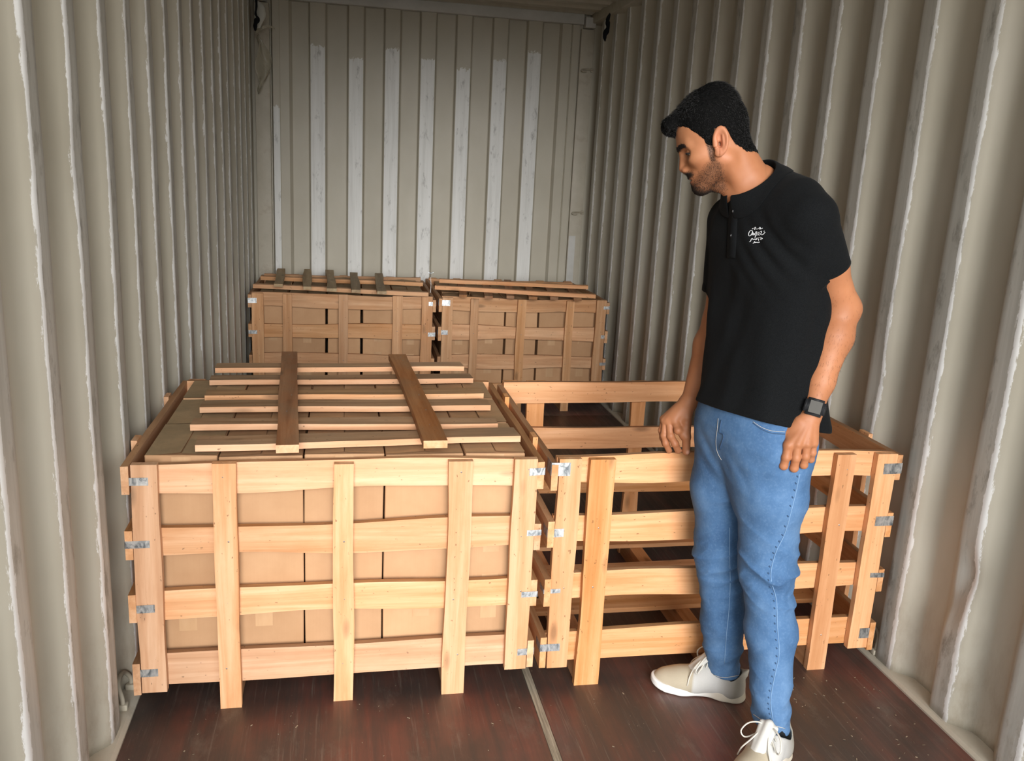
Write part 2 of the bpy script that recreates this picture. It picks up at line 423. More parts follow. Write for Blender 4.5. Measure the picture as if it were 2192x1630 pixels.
def nail_mesh(sg):
    if sg not in _nm:
        V = [(0, 0, .0009*sg)]+[(.0028*math.cos(k*1.0472), .0028*math.sin(k*1.0472), -.0004*sg) for k in range(6)]
        Fc = [(0, 1+k, 1+(k+1) % 6) if sg > 0 else (0, 1+(k+1) % 6, 1+k) for k in range(6)]
        me = bpy.data.meshes.new('nail'); me.from_pydata(V, [], Fc); me.materials.append(M['nail']); _nm[sg] = me
    return _nm[sg]
def nails(parent, pts, sg=1):
    """small nail heads in a face of a plank"""
    for p in pts: inst('nail', nail_mesh(sg), parent, p)
ROWS = [(.652, .735), (.466, .553), (.279, .363), (.076, .174)]
def strap(parent, sx, x_edge, zc, h, a=.045, b=.045, tilt=0.0):
    """galvanized strip bent round a corner: a on the front batten, b back along the side"""
    e = .0012; s = sx
    P = [(x_edge - s*a, -e), (x_edge - s*a*.5, -e*1.3), (x_edge, -e), (x_edge+s*e, 0), (x_edge+s*e*1.2, b*.5), (x_edge+s*e, b)]
    V, Fc = [], []
    for i, (x, y) in enumerate(P):
        q = i/5; dz = tilt*(q-.5)
        V += [(x, y, zc-h/2+dz), (x, y, zc+h/2+dz)]
    for i in range(5): Fc.append((2*i, 2*i+2, 2*i+3, 2*i+1))
    o = mesh_obj('metal_strap', V, Fc, M['zinc'], parent)
    sm = o.modifiers.new('thickness', 'SOLIDIFY'); sm.thickness = .0008; sm.offset = 0
    return o
def make_crate(name, loc, W, Dp, wood, mids, rz=0.0, straps_l=None, straps_r=None, bottom='pine', rows=ROWS, side_b=(True, True), seed=0):
    _seed[0] = 1000+seed*500
    rnd = random.Random(seed); m = M[wood]
    c = empty(name, loc, rz)
    T = .020
    for k, (z0, z1) in enumerate(rows):
        jw = lambda: rnd.uniform(-.004, .004)
        # front and back slats
        plank('slat', c, (T, .042, z0+jw()), EX, EZ, W-2*T, z1-z0, T-.002, m, .0075 if k < 3 else .003, 0, 18, {1: M['edge']})
        plank('slat', c, (T, Dp-.024, z0+jw()), EX, EZ, W-2*T, z1-z0, T-.002, m, .004, 0, 14, {1: M['edge']})
        # side slats
        for sx in (0, 1):
            dz = rnd.uniform(-.012, .004)
            x = 0.0 if sx == 0 else W-T
            # length Y, width Z, thickness +X
            plank('slat', c, (x, rnd.uniform(-.004, .002), z0+dz), EY, EZ, Dp-.002, z1-z0-rnd.uniform(0, .006), T-.0008, m, .004, 0, 12, {1: M['edge']})
    def batten(x0, x1, zb, zt, front=True, nail=True):
        w = x1-x0
        y = 0.0 if front else Dp-.0215
        # length Z, width X : thickness = Z x X = +Y
        b = plank('batten', c, (x0, y, zb), EZ, EX, zt-zb, w, .0215, m, .0028, 0, 12)
        if front and nail:
            nails_on = [((z0+z1)/2-zb+rnd.uniform(-.012, .012), w*rnd.uniform(.35, .65), 0) for (z0, z1) in rows]
            nails(b, nails_on, -1)
        return b
    batten(T+.001, T+.068, .066, .735); batten(W-T-.068, W-T-.001, .070, .736)
    batten(T+.001, T+.06, .066, .735, False); batten(W-T-.06, W-T-.001, .066, .735, False)
    for (a, b) in mids:
        batten(a, b, .0, .733+rnd.uniform(-.006, .004)); batten(a, b, .0, .735, False)
        plank('runner', c, (a+.004, .023, .0), EY, EZ, Dp-.046, .0745, b-a-.008, m, .001, 0, 4)
    n = 4 if bottom == 'orange' else 7
    for k in range(n):
        y0 = .045+k*(Dp-.09-.092)/(n-1)
        plank('base_board', c, (T+.003, y0, .076), EX, EY, W-2*T-.006, .092, .0165, M[bottom], .003, 0, 8)
    for sx in (0, 1):
        if not side_b[sx]: continue
        for yy in (.19, .66):
            x = -.0165 if sx == 0 else W+.0005
            plank('batten', c, (x, yy, .06), EZ, EX, .68, .016, .055, m, .002, 0, 8)   # thin batten outside the side slats
    for lst, sx, xe in ((straps_l, -1, 0.0), (straps_r, 1, W)):
        for (zc, h, a) in (lst or []): strap(c, sx, xe, zc, h, a, .05, rnd.uniform(-.004, .004))
    return c
S4 = [(.69, .022, .066), (.512, .021, .062), (.322, .023, .066), (.128, .023, .066)]
c1 = make_crate('wooden_crate', (-1.143, 2.278, 0), 1.131, .93, 'pine', [(.226, .286), (.541, .597), (.858, .924)], 0, S4,
                [(.70, .022, .045), (.512, .018, .042), (.316, .018, .048), (.128, .022, .05)], 'old', side_b=(True, False), seed=1)
tag(c1, 'pale pine slatted crate at front left, packed with cardboard boxes', 'crate', 'slatted wooden crates')
c2 = make_crate('wooden_crate', (.008, 2.278, 0), 1.117, .93, 'orange', [(.116, .190), (.545, .605), (.893, .955)], 0,
                [(.705, .040, .055), (.508, .026, .048), (.322, .014, .05), (.136, .024, .06)],
                [(.690, .034, .062), (.515, .032, .062), (.328, .016, .05), (.125, .036, .055)], 'orange', side_b=(True, True), seed=2)
tag(c2, 'empty open orange pine slatted crate beside the standing man', 'crate', 'slatted wooden crates')
c3 = make_crate('wooden_crate', (-1.130, 5.315, 0), 1.118, .93, 'old', [(.20, .255), (.528, .583), (.853, .915)], 0,
                [(.69, .03, .05), (.50, .022, .05)], [(.69, .025, .045), (.50, .025, .045)], 'old', side_b=(False, False), seed=3)
tag(c3, 'weathered slatted crate of boxes at the back left, below the back wall', 'crate', 'slatted wooden crates')
c4 = make_crate('wooden_crate', (.006, 5.315, 0), 1.100, .93, 'old', [(.200, .250), (.498, .552), (.815, .866)], 0,
                [(.70, .036, .07), (.515, .028, .06)], [(.69, .02, .04), (.50, .022, .045), (.32, .02, .04)], 'old', side_b=(False, False), seed=4)
tag(c4, 'weathered slatted crate of boxes at the back right corner', 'crate', 'slatted wooden crates')

# ---------------------------------------------------------------- cardboard boxes in the crates
def carton_mesh(w, d, h, mat, seed, top):
    rnd = random.Random(seed); bm = bmesh.new()
    v, f = box_vf(0, w, 0, d, 0, h)
    vs_ = [bm.verts.new((p[0]+rnd.uniform(-.0015, .0015), p[1]+rnd.uniform(-.0015, .0015), p[2]+(rnd.uniform(-.004, .001) if p[2] > 0 else 0))) for p in v]
    for q in f: bm.faces.new([vs_[i] for i in q])
    bmesh.ops.bevel(bm, geom=bm.edges[:], offset=.0022, segments=1, affect='EDGES')
    bmesh.ops.recalc_face_normals(bm, faces=bm.faces[:])
    me = bpy.data.meshes.new('carton'); bm.to_mesh(me); bm.free(); me.materials.append(mat)
    return me
def flap_mesh(w, d, mat, seed):
    """half lid: hinge at y=0, free edge curling up slightly at y=d"""
    rnd = random.Random(seed); n = 5; V, Fc = [], []; lift = rnd.uniform(.001, .0085); sag = rnd.uniform(-.003, .002); tw = rnd.uniform(-.004, .004)
    m_ = 4
    for i in range(n+1):
        s = i/n
        for j in range(m_+1):
            q = j/m_
            z = lift*s*s+sag*math.sin(math.pi*q)*s+tw*s*(q-.5)
            V.append((w*q, d*s, max(z, -.0005)))
    for i in range(n):
        for j in range(m_):
            a = i*(m_+1)+j; Fc.append((a, a+1, a+m_+2, a+m_+1))
    me = bpy.data.meshes.new('flap'); me.from_pydata(V, [], Fc); me.materials.append(mat)
    return me
ORD5 = ['leftmost', 'second from left', 'middle', 'fourth from left', 'rightmost']
LAY = ['bottom layer', 'middle layer', 'top layer']
ROWN = ['front row', 'second row', 'rear row']
def fill_crate(x_edges, y_edges, z0, lh, where, group, seed, mats, gap):
    rnd = random.Random(seed); k = 0
    nx, ny = len(x_edges)-1, len(y_edges)-1
    for layer in range(3):
        for j in range(ny):
            for i in range(nx):
                if layer < 2 and j > 0 and 0 < i < nx-1: continue          # buried boxes the photograph cannot show
                k += 1
                g = gap*rnd.uniform(.5, 1.2)
                w, d = x_edges[i+1]-x_edges[i]-g, y_edges[j+1]-y_edges[j]-.009
                top = layer == 2
                h = lh-.002-(rnd.uniform(0, .010) if top else 0)
                if top: mt = mats[2] if (i == 0 and mats[2]) else mats[1]
                else: mt = mats[0]
                front = M['card']
                y = y_edges[j]+.003+rnd.uniform(-.002, .002)
                if top:
                    b = empty('cardboard_box', (x_edges[i]+g/2, y, z0+layer*lh), rnd.uniform(-.006, .006))
                    inst('carton', carton_mesh(w, d, h, front, seed*100+k, True), b)
                    inst('flap', flap_mesh(d-.003, w*.5-.003, mt, k*7+seed), b, (.0015, d-.0015, h+.0012), (-EY, EX, EZ))
                    inst('flap', flap_mesh(d-.003, w*.5-.003, mt, k*11+seed+3), b, (w-.0015, .0015, h+.0012), (EY, -EX, EZ))
                    tw = .025
                    if rnd.random() < .7:
                        box('tape', w/2-tw, w/2+tw, -.0012, -.0004, h-.07, h-.004, M['tape'], b)
                    if j == 0 and rnd.random() < .5:
                        box('paper_label', w*.55, w*.78, -.0014, -.0004, h-.012, h-.004, M['label'], b)
                else:
                    b = inst('cardboard_box', carton_mesh(w, d, h, front, seed*100+k, False), None, (x_edges[i]+g/2, y, z0+layer*lh))
                    if j == 0:
                        box('tape', w/2-.024, w/2+.024, -.0012, -.0004, h-rnd.uniform(.06, .10), h-.004, M['tape'], b)
                        box('tape', w/2-.024, w/2+.024, -.0012, -.0004, .004, rnd.uniform(.03, .07), M['tape'], b)
                tag(b, '%s cardboard box, %s, %s, %s' % ('brown', ORD5[i] if nx == 5 else '', ROWN[j] + ' of the ' + LAY[layer], where), 'box', group)
fill_crate([-1.098, -.909, -.684, -.462, -.236, -.056], [2.334, 2.63, 2.915, 3.155], .0935, .2170, 'in front left crate', 'boxes in the front left crate', 1, (M['card'], M['card_top'], M['card_grey']), .005)
fill_crate([-1.085, -.905, -.676, -.461, -.262, -.060], [5.372, 5.65, 5.92, 6.19], .0935, .2105, 'in back left crate', 'boxes in the back left crate', 2, (M['card'], M['card_grey'], M['card_grey']), .016)
fill_crate([.055, .236, .439, .652, .845, 1.055], [5.372, 5.65, 5.92, 6.19], .0935, .2105, 'in back right crate', 'boxes in the back right crate', 3, (M['card'], M['card_top'], None), .014)

# ---------------------------------------------------------------- loose lids lying on the filled crates
lid = empty('crate_lid', (-.56, 2.78, .7475)); tag(lid, 'loose slatted crate lid lying on the boxes of the front left crate', 'crate lid', 'slatted crate lids')
def lid_plank(parent, name, p, q, wd, T, mat, z, wane=.004, dz=0.0, seg=12, nail=False, extra=None):
    """plank from p to q (world xy of its centre line), lying flat with its underside at z"""
    p, q = Vector((p[0], p[1], z)), Vector((q[0], q[1], z+dz)); la = (q-p); L = la.length; la.normalize()
    wa = Vector((0, 0, 1)).cross(la).normalized()
    o = p - wa*wd/2 - parent.location
    pk = plank(name, parent, o, la, wa, L, wd, T, mat, wane, 0, seg, extra)
    if nail: nails(pk, [(L*s, wd*random.uniform(.3, .7), T) for s in (.06, .14, .28, .44, .6, .76, .9, .95)])
    return pk
for (a, b, wd) in (((-1.036, 3.262), (-.115, 3.316), .076), ((-1.030, 3.078), (-.106, 3.118), .072), ((-1.016, 2.876), (-.100, 2.908), .076),
                   ((-1.010, 2.738), (-.100, 2.758), .078), ((-1.008, 2.552), (-.110, 2.545), .070), ((-.968, 2.368), (-.068, 2.425), .082)):
    lid_plank(lid, 'slat', a, b, wd, .0180, M['pine'], .7535, .006, 0, 16, False, {2: M['sawn']})
lid_plank(lid, 'batten', (-.722, 2.250), (-.780, 3.40), .058, .022, M['pine'], .7725, .003, .004, 12, True, {2: M['dirty'], 1: M['dirty'], 3: M['dirty']})
lid_plank(lid, 'batten', (-.325, 2.275), (-.366, 3.37), .064, .022, M['pine'], .7725, .003, .004, 12, True, {2: M['dirty'], 1: M['dirty'], 3: M['dirty']})
lid2 = empty('crate_lid', (-.57, 5.75, .74)); tag(lid2, 'grey stained slatted lid lying on the back left crate', 'crate lid', 'slatted crate lids')
lid_plank(lid2, 'batten', (-1.10, 5.86), (-.055, 5.76), .05, .024, M['old'], .742)
lid_plank(lid2, 'batten', (-1.11, 5.50), (-.060, 5.30), .05, .024, M['old'], .742)
for (a, b) in (((-.985, 6.09), (-.958, 5.38)), ((-.815, 6.10), (-.785, 5.29)), ((-.665, 6.08), (-.640, 5.24)), ((-.505, 5.98), (-.500, 5.21)), ((-.340, 5.98), (-.352, 5.17))):
    lid_plank(lid2, 'slat', b, a, .052, .018, M['mossy'], .7665, .004, .006)
lid3 = empty('crate_lid', (.5, 5.6, .74)); tag(lid3, 'upturned slatted lid with two long battens on the back right crate', 'crate lid', 'slatted crate lids')
for (a, b) in (((.215, 5.90), (.150, 5.27)), ((.385, 5.90), (.305, 5.25)), ((.570, 6.06), (.445, 5.27)), ((.690, 5.95), (.585, 5.25)), ((.820, 5.92), (.725, 5.26)), ((.975, 5.90), (.870, 5.25))):
    lid_plank(lid3, 'slat', b, a, .05, .018, M['dirty'], .741, .004, 0)
lid_plank(lid3, 'batten', (.060, 5.82), (1.055, 5.68), .045, .024, M['orange'], .7592)
lid_plank(lid3, 'batten', (.000, 5.50), (.990, 5.26), .045, .024, M['orange'], .7592)

# ---------------------------------------------------------------- small fittings
def ring(loc, sx, label):
    r = empty('lashing_ring', loc); tag(r, label, 'ring', 'lashing rings at the floor edge')
    pts = smooth_pts([(0, -.05, .0), (0, -.052, .03), (sx*.012, -.035, .058), (sx*.016, 0, .066), (sx*.012, .035, .058), (0, .052, .03), (0, .05, 0)], 26)
    mesh_obj('bar', *tube_vf(pts, .0065, 8), M['ring'], r, True)
    for y in (-.05, .05): box('lug', -.014, .014, y-.012, y+.012, -.004, .014, M['ring'], r, .003)
ring((-1.176, 2.335, .019), -1, 'painted steel lashing ring at the floor edge by the front left crate')
ring((1.176, 2.375, .019), 1, 'painted steel lashing ring at the floor edge behind the empty crate')
tp = bpy.data.objects['trim_2']; box('paint_patch', 1.062, 1.112, YB-.0126, YB-.011, .60, 1.065, M['greypaint'], tp)
for z, lab in ((1.237, 'lower bent steel hook on the back right corner post'), (2.229, 'upper bent steel hook on the back right corner post')):
    h = empty('lashing_hook', (1.105, YB-.02, z)); tag(h, lab, 'hook', 'hooks on the corner post')
    mesh_obj('rod', *tube_vf(smooth_pts([(.05, .0, .0), (.01, -.012, .003), (-.025, -.02, .002), (-.036, -.02, -.006), (-.025, -.02, -.014), (.0, -.016, -.014)], 20), .005, 8), M['ring'], h, True)
    box('plate', .035, .055, -.004, .010, -.014, .014, M['ring'], h, .002)
bs = empty('metal_strap_scrap', (-.030, 5.50, .735)); tag(bs, 'bent metal strap end sticking up between the two back crates', 'strap')
mesh_obj('stem', *tube_vf([(0, 0, .0), (.002, 0, .05), (-.001, .004, .10), (.003, .0, .125)], [.008, .005, .004, .002], 6, .4), M['nail'], bs)
mesh_obj('bent_tip', *tube_vf([(-.016, 0, .128), (.0, 0, .123), (.016, 0, .130)], .003, 6), M['zinc'], bs)
# black cloth strips and plastic scraps tied under the top rail corners
cl = mesh_obj('cloth_strip', *tube_vf(smooth_pts([(-1.118, 6.03, 2.53), (-1.112, 6.03, 2.44), (-1.118, 6.025, 2.385), (-1.106, 6.02, 2.36), (-1.120, 6.025, 2.325), (-1.122, 6.03, 2.285)], 22),
              [.006, .009, .012, .010, .008, .009, .008, .007, .008, .010, .008, .007, .009, .015, .020, .022, .018, .014, .015, .016, .013, .010, .005], 8, .8), M['blackcloth'], None, True)
tag(cl, 'knotted black cloth strip hanging in the back left upper corner', 'cloth')
cr_ = mesh_obj('cloth_strip', *tube_vf(smooth_pts([(1.128, 5.86, 2.545), (1.116, 5.87, 2.50), (1.122, 5.87, 2.455), (1.108, 5.88, 2.41), (1.112, 5.88, 2.37)], 22),
              [.005, .009, .013, .016, .018, .019, .018, .021, .022, .019, .017, .016, .018, .023, .026, .025, .022, .018, .017, .016, .012, .008, .005], 8, .7), M['blackcloth'], None, True)
tag(cr_, 'black cloth strip hanging from the right wall top rail', 'cloth')
def sheet(name, fn, nu, nv, mat, label, cat, th=.0008):
    V = [fn(i/nu, j/nv) for i in range(nu+1) for j in range(nv+1)]
    Fc = [(i*(nv+1)+j, i*(nv+1)+j+1, (i+1)*(nv+1)+j+1, (i+1)*(nv+1)+j) for i in range(nu) for j in range(nv)]
    o = mesh_obj(name, V, Fc, mat, None, True); s_ = o.modifiers.new('thickness', 'SOLIDIFY'); s_.thickness = th
    return tag(o, label, cat)
sheet('plastic_scrap', lambda u, v: (-1.143+.095*u*(1-v*.35)*(1-.55*abs(v-.45)), 6.17-.035*math.sin(2.2*u)-.02*v, 2.50-.045*u-.19*v+.05*u*v), 8, 8, M['whiteplastic'], 'white plastic scrap behind the knotted cloth in the back left corner', 'plastic scrap')
sheet('plastic_wrap', lambda u, v: (-1.135+.085*u*math.sin(.35+2.5*v)+.012*math.sin(9*v+4*u), 6.24-.03*math.sin(5*u+3*v)-.012*mnoise.noise((u*9, v*14, 3)), 2.27-.33*v+.02*math.sin(7*u)), 14, 30, M['wrap'], 'crumpled clear plastic wrap hanging at the back left corner post', 'plastic wrap')
sheet('plastic_wrap', lambda u, v: (-1.14+.125*u, 6.20-.02*math.sin(4*u), 2.302+.045*math.sin(2.2*u)-.022*v*(1-.5*u)+.006*mnoise.noise((u*12, v*8, 5))), 14, 6, M['wrap'], 'thin torn plastic tail pointing right at the back left corner', 'plastic wrap')
# wood splinters and chips on the floor
rnd = random.Random(5); parts = []
def chip(x, y, z, s):
    if .30 < x < .76 and 1.60 < y < 2.32: return      # clear of the shoes
    s *= .72; a = rnd.uniform(0, 6.28); l = s*rnd.uniform(.6, 1.6); w = s*rnd.uniform(.18, .5); h = s*rnd.uniform(.12, .35)
    ca, sa = math.cos(a), math.sin(a)
    v, f = box_vf(-l/2, l/2, -w/2, w/2, 0, h)
    parts.append(([(x+p[0]*ca-p[1]*sa, y+p[0]*sa+p[1]*ca, z+p[2]+(p[0]*.1)) for p in v], f))
for _ in range(210): chip(rnd.uniform(-1.12, 1.12), rnd.uniform(1.5, 2.27), .0004, rnd.choice((.003, .004, .005, .008)))
for _ in range(90): chip(rnd.uniform(.77, 1.12), rnd.uniform(1.6, 2.25), .0004, rnd.choice((.004, .006, .009)))
t = NT('wood_chips', .8); t.color(t.ramp(t.noise(t.coord((90, 90, 90)), 1, 2), [(.35, (.13, .10, .07)), (.65, (.36, .28, .19))])); M['chips'] = t.m
tag(mesh_obj('wood_chips', *join_vf(parts), M['chips']), 'pale wood chips and splinters scattered over the floor', 'wood chips', kind='stuff')

# ================================================================ the man
A3 = lambda *p: np.array(p, dtype=np.float64)
def rc(P, a, b, ra, rb):
    a = np.asarray(a, float); ba = np.asarray(b, float)-a
    pa = P-a; t = np.clip(pa@ba/(ba@ba), 0, 1)
    return np.sqrt(((pa-t[:, None]*ba)**2).sum(1)) - (ra+(rb-ra)*t)
def chain(P, pts, rad):
    d = None
    for i in range(len(pts)-1):
        q = rc(P, pts[i], pts[i+1], rad[i], rad[i+1]); d = q if d is None else np.minimum(d, q)
    return d
def ell(P, c, r, R=None):
    l = P-np.asarray(c, float)
    if R is not None: l = l@np.asarray(R, float).T
    r = np.asarray(r, float)
    k0 = np.sqrt(((l/r)**2).sum(1)); k1 = np.sqrt(((l/(r*r))**2).sum(1))+1e-9
    return k0*(k0-1)/k1
def smin(a, b, k):
    h = np.clip(.5+.5*(b-a)/k, 0, 1)
    return b*(1-h)+a*h - k*h*(1-h)
def smax(a, b, k): return -smin(-a, -b, k)
def sstep(x, a, b):
    t = np.clip((x-a)/(b-a), 0, 1); return t*t*(3-2*t)
_tab = np.random.RandomState(3).rand(4096)
def vnoise(P):
    i = np.floor(P).astype(np.int64); f = P-i; f = f*f*(3-2*f)
    def hsh(a, b, c): return _tab[(a*73856093 ^ b*19349663 ^ c*83492791) & 4095]
    x, y, z = i[:, 0], i[:, 1], i[:, 2]; fx, fy, fz = f[:, 0], f[:, 1], f[:, 2]
    r = 0
    for dx in (0, 1):
        for dy in (0, 1):
            for dz in (0, 1):
                w = (fx if dx else 1-fx)*(fy if dy else 1-fy)*(fz if dz else 1-fz)
                r = r + w*hsh(x+dx, y+dy, z+dz)
    return r*2-1
def surf(fn, lo, hi, h, slack=1.4):
    """surface of fn < 0 on a grid of step h (naive surface nets), numpy only"""
    lo = np.asarray(lo, float); n = np.ceil((np.asarray(hi, float)-lo)/h/4).astype(int)
    ax = [lo[k]+(np.arange(n[k])*4+1.5)*h for k in range(3)]
    G = np.stack(np.meshgrid(*ax, indexing='ij'), -1).reshape(-1, 3)
    dc = np.concatenate([fn(G[i:i+200000]) for i in range(0, len(G), 200000)])
    act = (np.abs(dc) < 3.46*h*slack+.5*h).reshape(n)
    D = np.repeat(np.repeat(np.repeat(dc.reshape(n), 4, 0), 4, 1), 4, 2).astype(np.float32)
    mk = np.repeat(np.repeat(np.repeat(act, 4, 0), 4, 1), 4, 2)
    I = np.argwhere(mk)
    vals = np.concatenate([fn(lo+I[i:i+200000]*h) for i in range(0, len(I), 200000)])
    D[mk] = vals
    S = D < 0
    cnt = np.zeros(np.array(S.shape)-1, np.int8)
    for a in (0, 1):
        for b in (0, 1):
            for c in (0, 1): cnt += S[a:S.shape[0]-1+a, b:S.shape[1]-1+b, c:S.shape[2]-1+c]
    cells = np.argwhere((cnt > 0) & (cnt < 8))
    idx = np.full(cnt.shape, -1, np.int32); idx[tuple(cells.T)] = np.arange(len(cells))
    acc = np.zeros((len(cells), 3)); num = np.zeros(len(cells))
    cor = [(a, b, c) for a in (0, 1) for b in (0, 1) for c in (0, 1)]
    cv = {q: D[cells[:, 0]+q[0], cells[:, 1]+q[1], cells[:, 2]+q[2]].astype(float) for q in cor}
    for q in cor:
        for k in range(3):
            if q[k]: continue
            q2 = list(q); q2[k] = 1; q2 = tuple(q2)
            v0, v1 = cv[q], cv[q2]; m = (v0 < 0) != (v1 < 0)
            t = np.where(m, v0/np.where(m, v0-v1, 1), 0)
            p = np.zeros((len(cells), 3)); p[:] = q; p[:, k] += t
            acc[m] += p[m]; num += m
    V = lo+(cells+acc/num[:, None])*h
    Q = []
    for k in range(3):
        a, b = (k+1) % 3, (k+2) % 3
        s0 = [slice(None)]*3; s1 = [slice(None)]*3; s0[k] = slice(0, -1); s1[k] = slice(1, None)
        df = np.argwhere(S[tuple(s0)] != S[tuple(s1)])
        df = df[(df[:, a] > 0) & (df[:, b] > 0) & (df[:, a] < cnt.shape[a]) & (df[:, b] < cnt.shape[b])]
        neg = S[tuple(df.T)]
        def ci(da, db):
            e = df.copy(); e[:, a] += da; e[:, b] += db; return idx[tuple(e.T)]
        q = np.stack([ci(-1, -1), ci(0, -1), ci(0, 0), ci(-1, 0)], 1)
        q[~neg] = q[~neg][:, ::-1]
        Q.append(q)
    Q = np.concatenate(Q); Q = Q[(Q >= 0).all(1)]
    # pull the vertices onto the surface
    for _ in range(2):
        e = h*.25; d0 = fn(V); g = np.stack([(fn(V+np.eye(3)[k]*e)-d0)/e for k in range(3)], 1)
        g2 = (g*g).sum(1)+1e-6; st = np.clip(d0/g2, -h, h)
        V = V-g*st[:, None]*.8
    return V, Q
def np_obj(name, V, Q, mat, parent=None, smooth=True):
    me = bpy.data.meshes.new(name)
    me.vertices.add(len(V)); me.vertices.foreach_set('co', np.asarray(V, np.float32).ravel())
    me.loops.add(Q.size); me.loops.foreach_set('vertex_index', Q.astype(np.int32).ravel())
    me.polygons.add(len(Q)); me.polygons.foreach_set('loop_start', np.arange(0, Q.size, Q.shape[1], dtype=np.int32))
    me.polygons.foreach_set('use_smooth', np.ones(len(Q), bool))
    me.update(calc_edges=True); me.validate()
    if mat: me.materials.append(mat)
    return link(bpy.data.objects.new(name, me), parent)

BASE = A3(.53, 2.07, 0)
phi = math.radians(193); FW = A3(math.cos(phi), math.sin(phi), 0); LF = A3(-math.sin(phi), math.cos(phi), 0); UPV = A3(0, 0, 1)
# head frame
hy, hp, hr = math.radians(158), math.radians(19), math.radians(0)
HF = A3(math.cos(hy)*math.cos(hp), math.sin(hy)*math.cos(hp), -math.sin(hp)); HL = A3(-math.sin(hy), math.cos(hy), 0); HU = np.cross(HF, HL)
HM = np.stack([HF, HL, HU]); HO = A3(.337, 2.102, 1.617)
toH = lambda P: (P-HO)@HM.T
toW = lambda Q: np.asarray(Q)@HM+HO
# joints
SHR, ELR, WRR = A3(.464, 2.245, 1.435), A3(.462, 2.272, 1.145), A3(.411, 2.288, .908)
SHL, ELL, WRL = A3(.499, 1.920, 1.460), A3(.648, 1.962, 1.234), A3(.569, 1.905, .985)

def sdf_head(P):
    H = toH(P); a = np.abs(H[:, 1]); Hs = np.stack([H[:, 0], a, H[:, 2]], 1)
    d = ell(Hs, (.004, 0, .046), (.083, .0735, .086))
    d = smin(d, ell(Hs, (.034, 0, .040), (.062, .062, .068)), .03)
    d = smin(d, ell(Hs, (.038, 0, -.028), (.048, .052, .062)), .035)
    d = smin(d, rc(Hs, (.004, .052, -.035), (.058, .020, -.084), .021, .017), .03)
    d = smin(d, ell(Hs, (.0675, 0, -.0885), (.019, .024, .018)), .022)
    d = smin(d, ell(Hs, (.052, .045, -.018), (.028, .019, .017)), .022)
    d = smin(d, rc(Hs, (.087, .008, .018), (.070, .044, .021), .0110, .009), .016)
    # eye sockets
    d = smax(d, -ell(Hs, (.094, .036, -.002), (.021, .022, .0110)), .012)
    # lids
    lid_ = ell(Hs, (.0695, .0320, -.003), (.0140, .0145, .0130))
    slit = ell(Hs, (.0815, .0370, -.0045), (.014, .0150, .0042))
    d = smin(d, smax(lid_, -slit, .002), .005)
    # nose
    nz = rc(Hs, (.089, 0, .008), (.0990, 0, -.0325), .0075, .0098)
    nz = smin(nz, ell(Hs, (.0910, .0115, -.0380), (.0110, .0075, .0080)), .008)
    nz = smin(nz, rc(Hs, (.086, 0, -.043), (.0955, 0, -.041), .008, .006), .006)
    d = smin(d, nz, .011)
    d = smax(d, -ell(Hs, (.0945, .0075, -.0475), (.0050, .0030, .0035)), .003)
    # mouth
    d = smin(d, ell(Hs, (.071, 0, -.056), (.016, .028, .020)), .016)
    d = smin(d, ell(Hs, (.0820, 0, -.0615), (.0095, .0225, .0058)), .006)
    d = smin(d, ell(Hs, (.0795, 0, -.0720), (.0095, .0205, .0068)), .006)
    d = smax(d, -ell(Hs, (.0935, 0, -.0665), (.013, .023, .0016)), .003)
    # ears
    c = math.cos(.22); s = math.sin(.22); ER = np.array([[c, 0, s], [0, 1, 0], [-s, 0, c]])
    E = (Hs-np.array([-.001, .0745, .003]))@ER.T
    out = .30*(E[:, 0]*-1)                       # the ear flares out towards the back
    E2 = np.stack([E[:, 0], E[:, 1]-out*.9-.004, E[:, 2]], 1)
    eb = ell(E2, (0, 0, 0), (.0175, .0060, .0310))
    rim = np.abs(np.sqrt((E2[:, 0]/.0150)**2+((E2[:, 2]-.002)/.0275)**2)-1)*.0165
    rim = np.sqrt(rim**2+(E2[:, 1]-.0045)**2)-.0042
    rim = np.where((E2[:, 2] < -.012) & (E2[:, 0] > .002), rim+.004, rim)
    eb = smin(eb, rim, .005)
    eb = smax(eb, -ell(E2, (.001, .0070, .002), (.0085, .0085, .0165)), .003)
    eb = smax(eb, -ell(E2, (.002, .006, -.005), (.0062, .012, .0095)), .002)
    eb = smin(eb, rc(E2, (-.0075, .0035, -.012), (-.0050, .0035, .014), .0028, .0026), .003)
    eb = smin(eb, rc(E2, (.011, .003, -.006), (.012, .004, .002), .0045, .004), .004)
    eb = smin(eb, ell(E2, (.005, .002, -.027), (.0085, .0050, .0085)), .006)
    d = smin(d, eb, .006)
    # neck
    n0 = toW((-.022, 0, -.030)); n1 = A3(.452, 2.082, 1.475)
    nk = rc(P, n0, n1, .054, .061)
    d = smin(d, nk, .022)
    # sternomastoid and adam's apple
    d = smin(d, rc(P, toW((-.012, .052, -.045)), A3(.405, 2.064, 1.488), .014, .009), .02)
    d = smin(d, rc(P, toW((.024, 0, -.098)), A3(.408, 2.068, 1.492), .016, .012), .02)
    d = smin(d, rc(P, n1, SHL+A3(-.03, .05, .0), .058, .045), .05)
    d = smin(d, rc(P, n1, SHR+A3(.01, -.06, .0), .058, .045), .05)
    return d
def finger(P, pts, r0, r1):
    n = len(pts)-1; d = None
    for i in range(n):
        a, b = r0+(r1-r0)*i/n, r0+(r1-r0)*(i+1)/n
        q = rc(P, pts[i], pts[i+1], a, b); d = q if d is None else smin(d, q, .004)
    for i in range(1, n):   # knuckle swell
        d = smin(d, np.sqrt(((P-pts[i])**2).sum(1))-(r0+(r1-r0)*i/n)*1.0, .004)
    return d
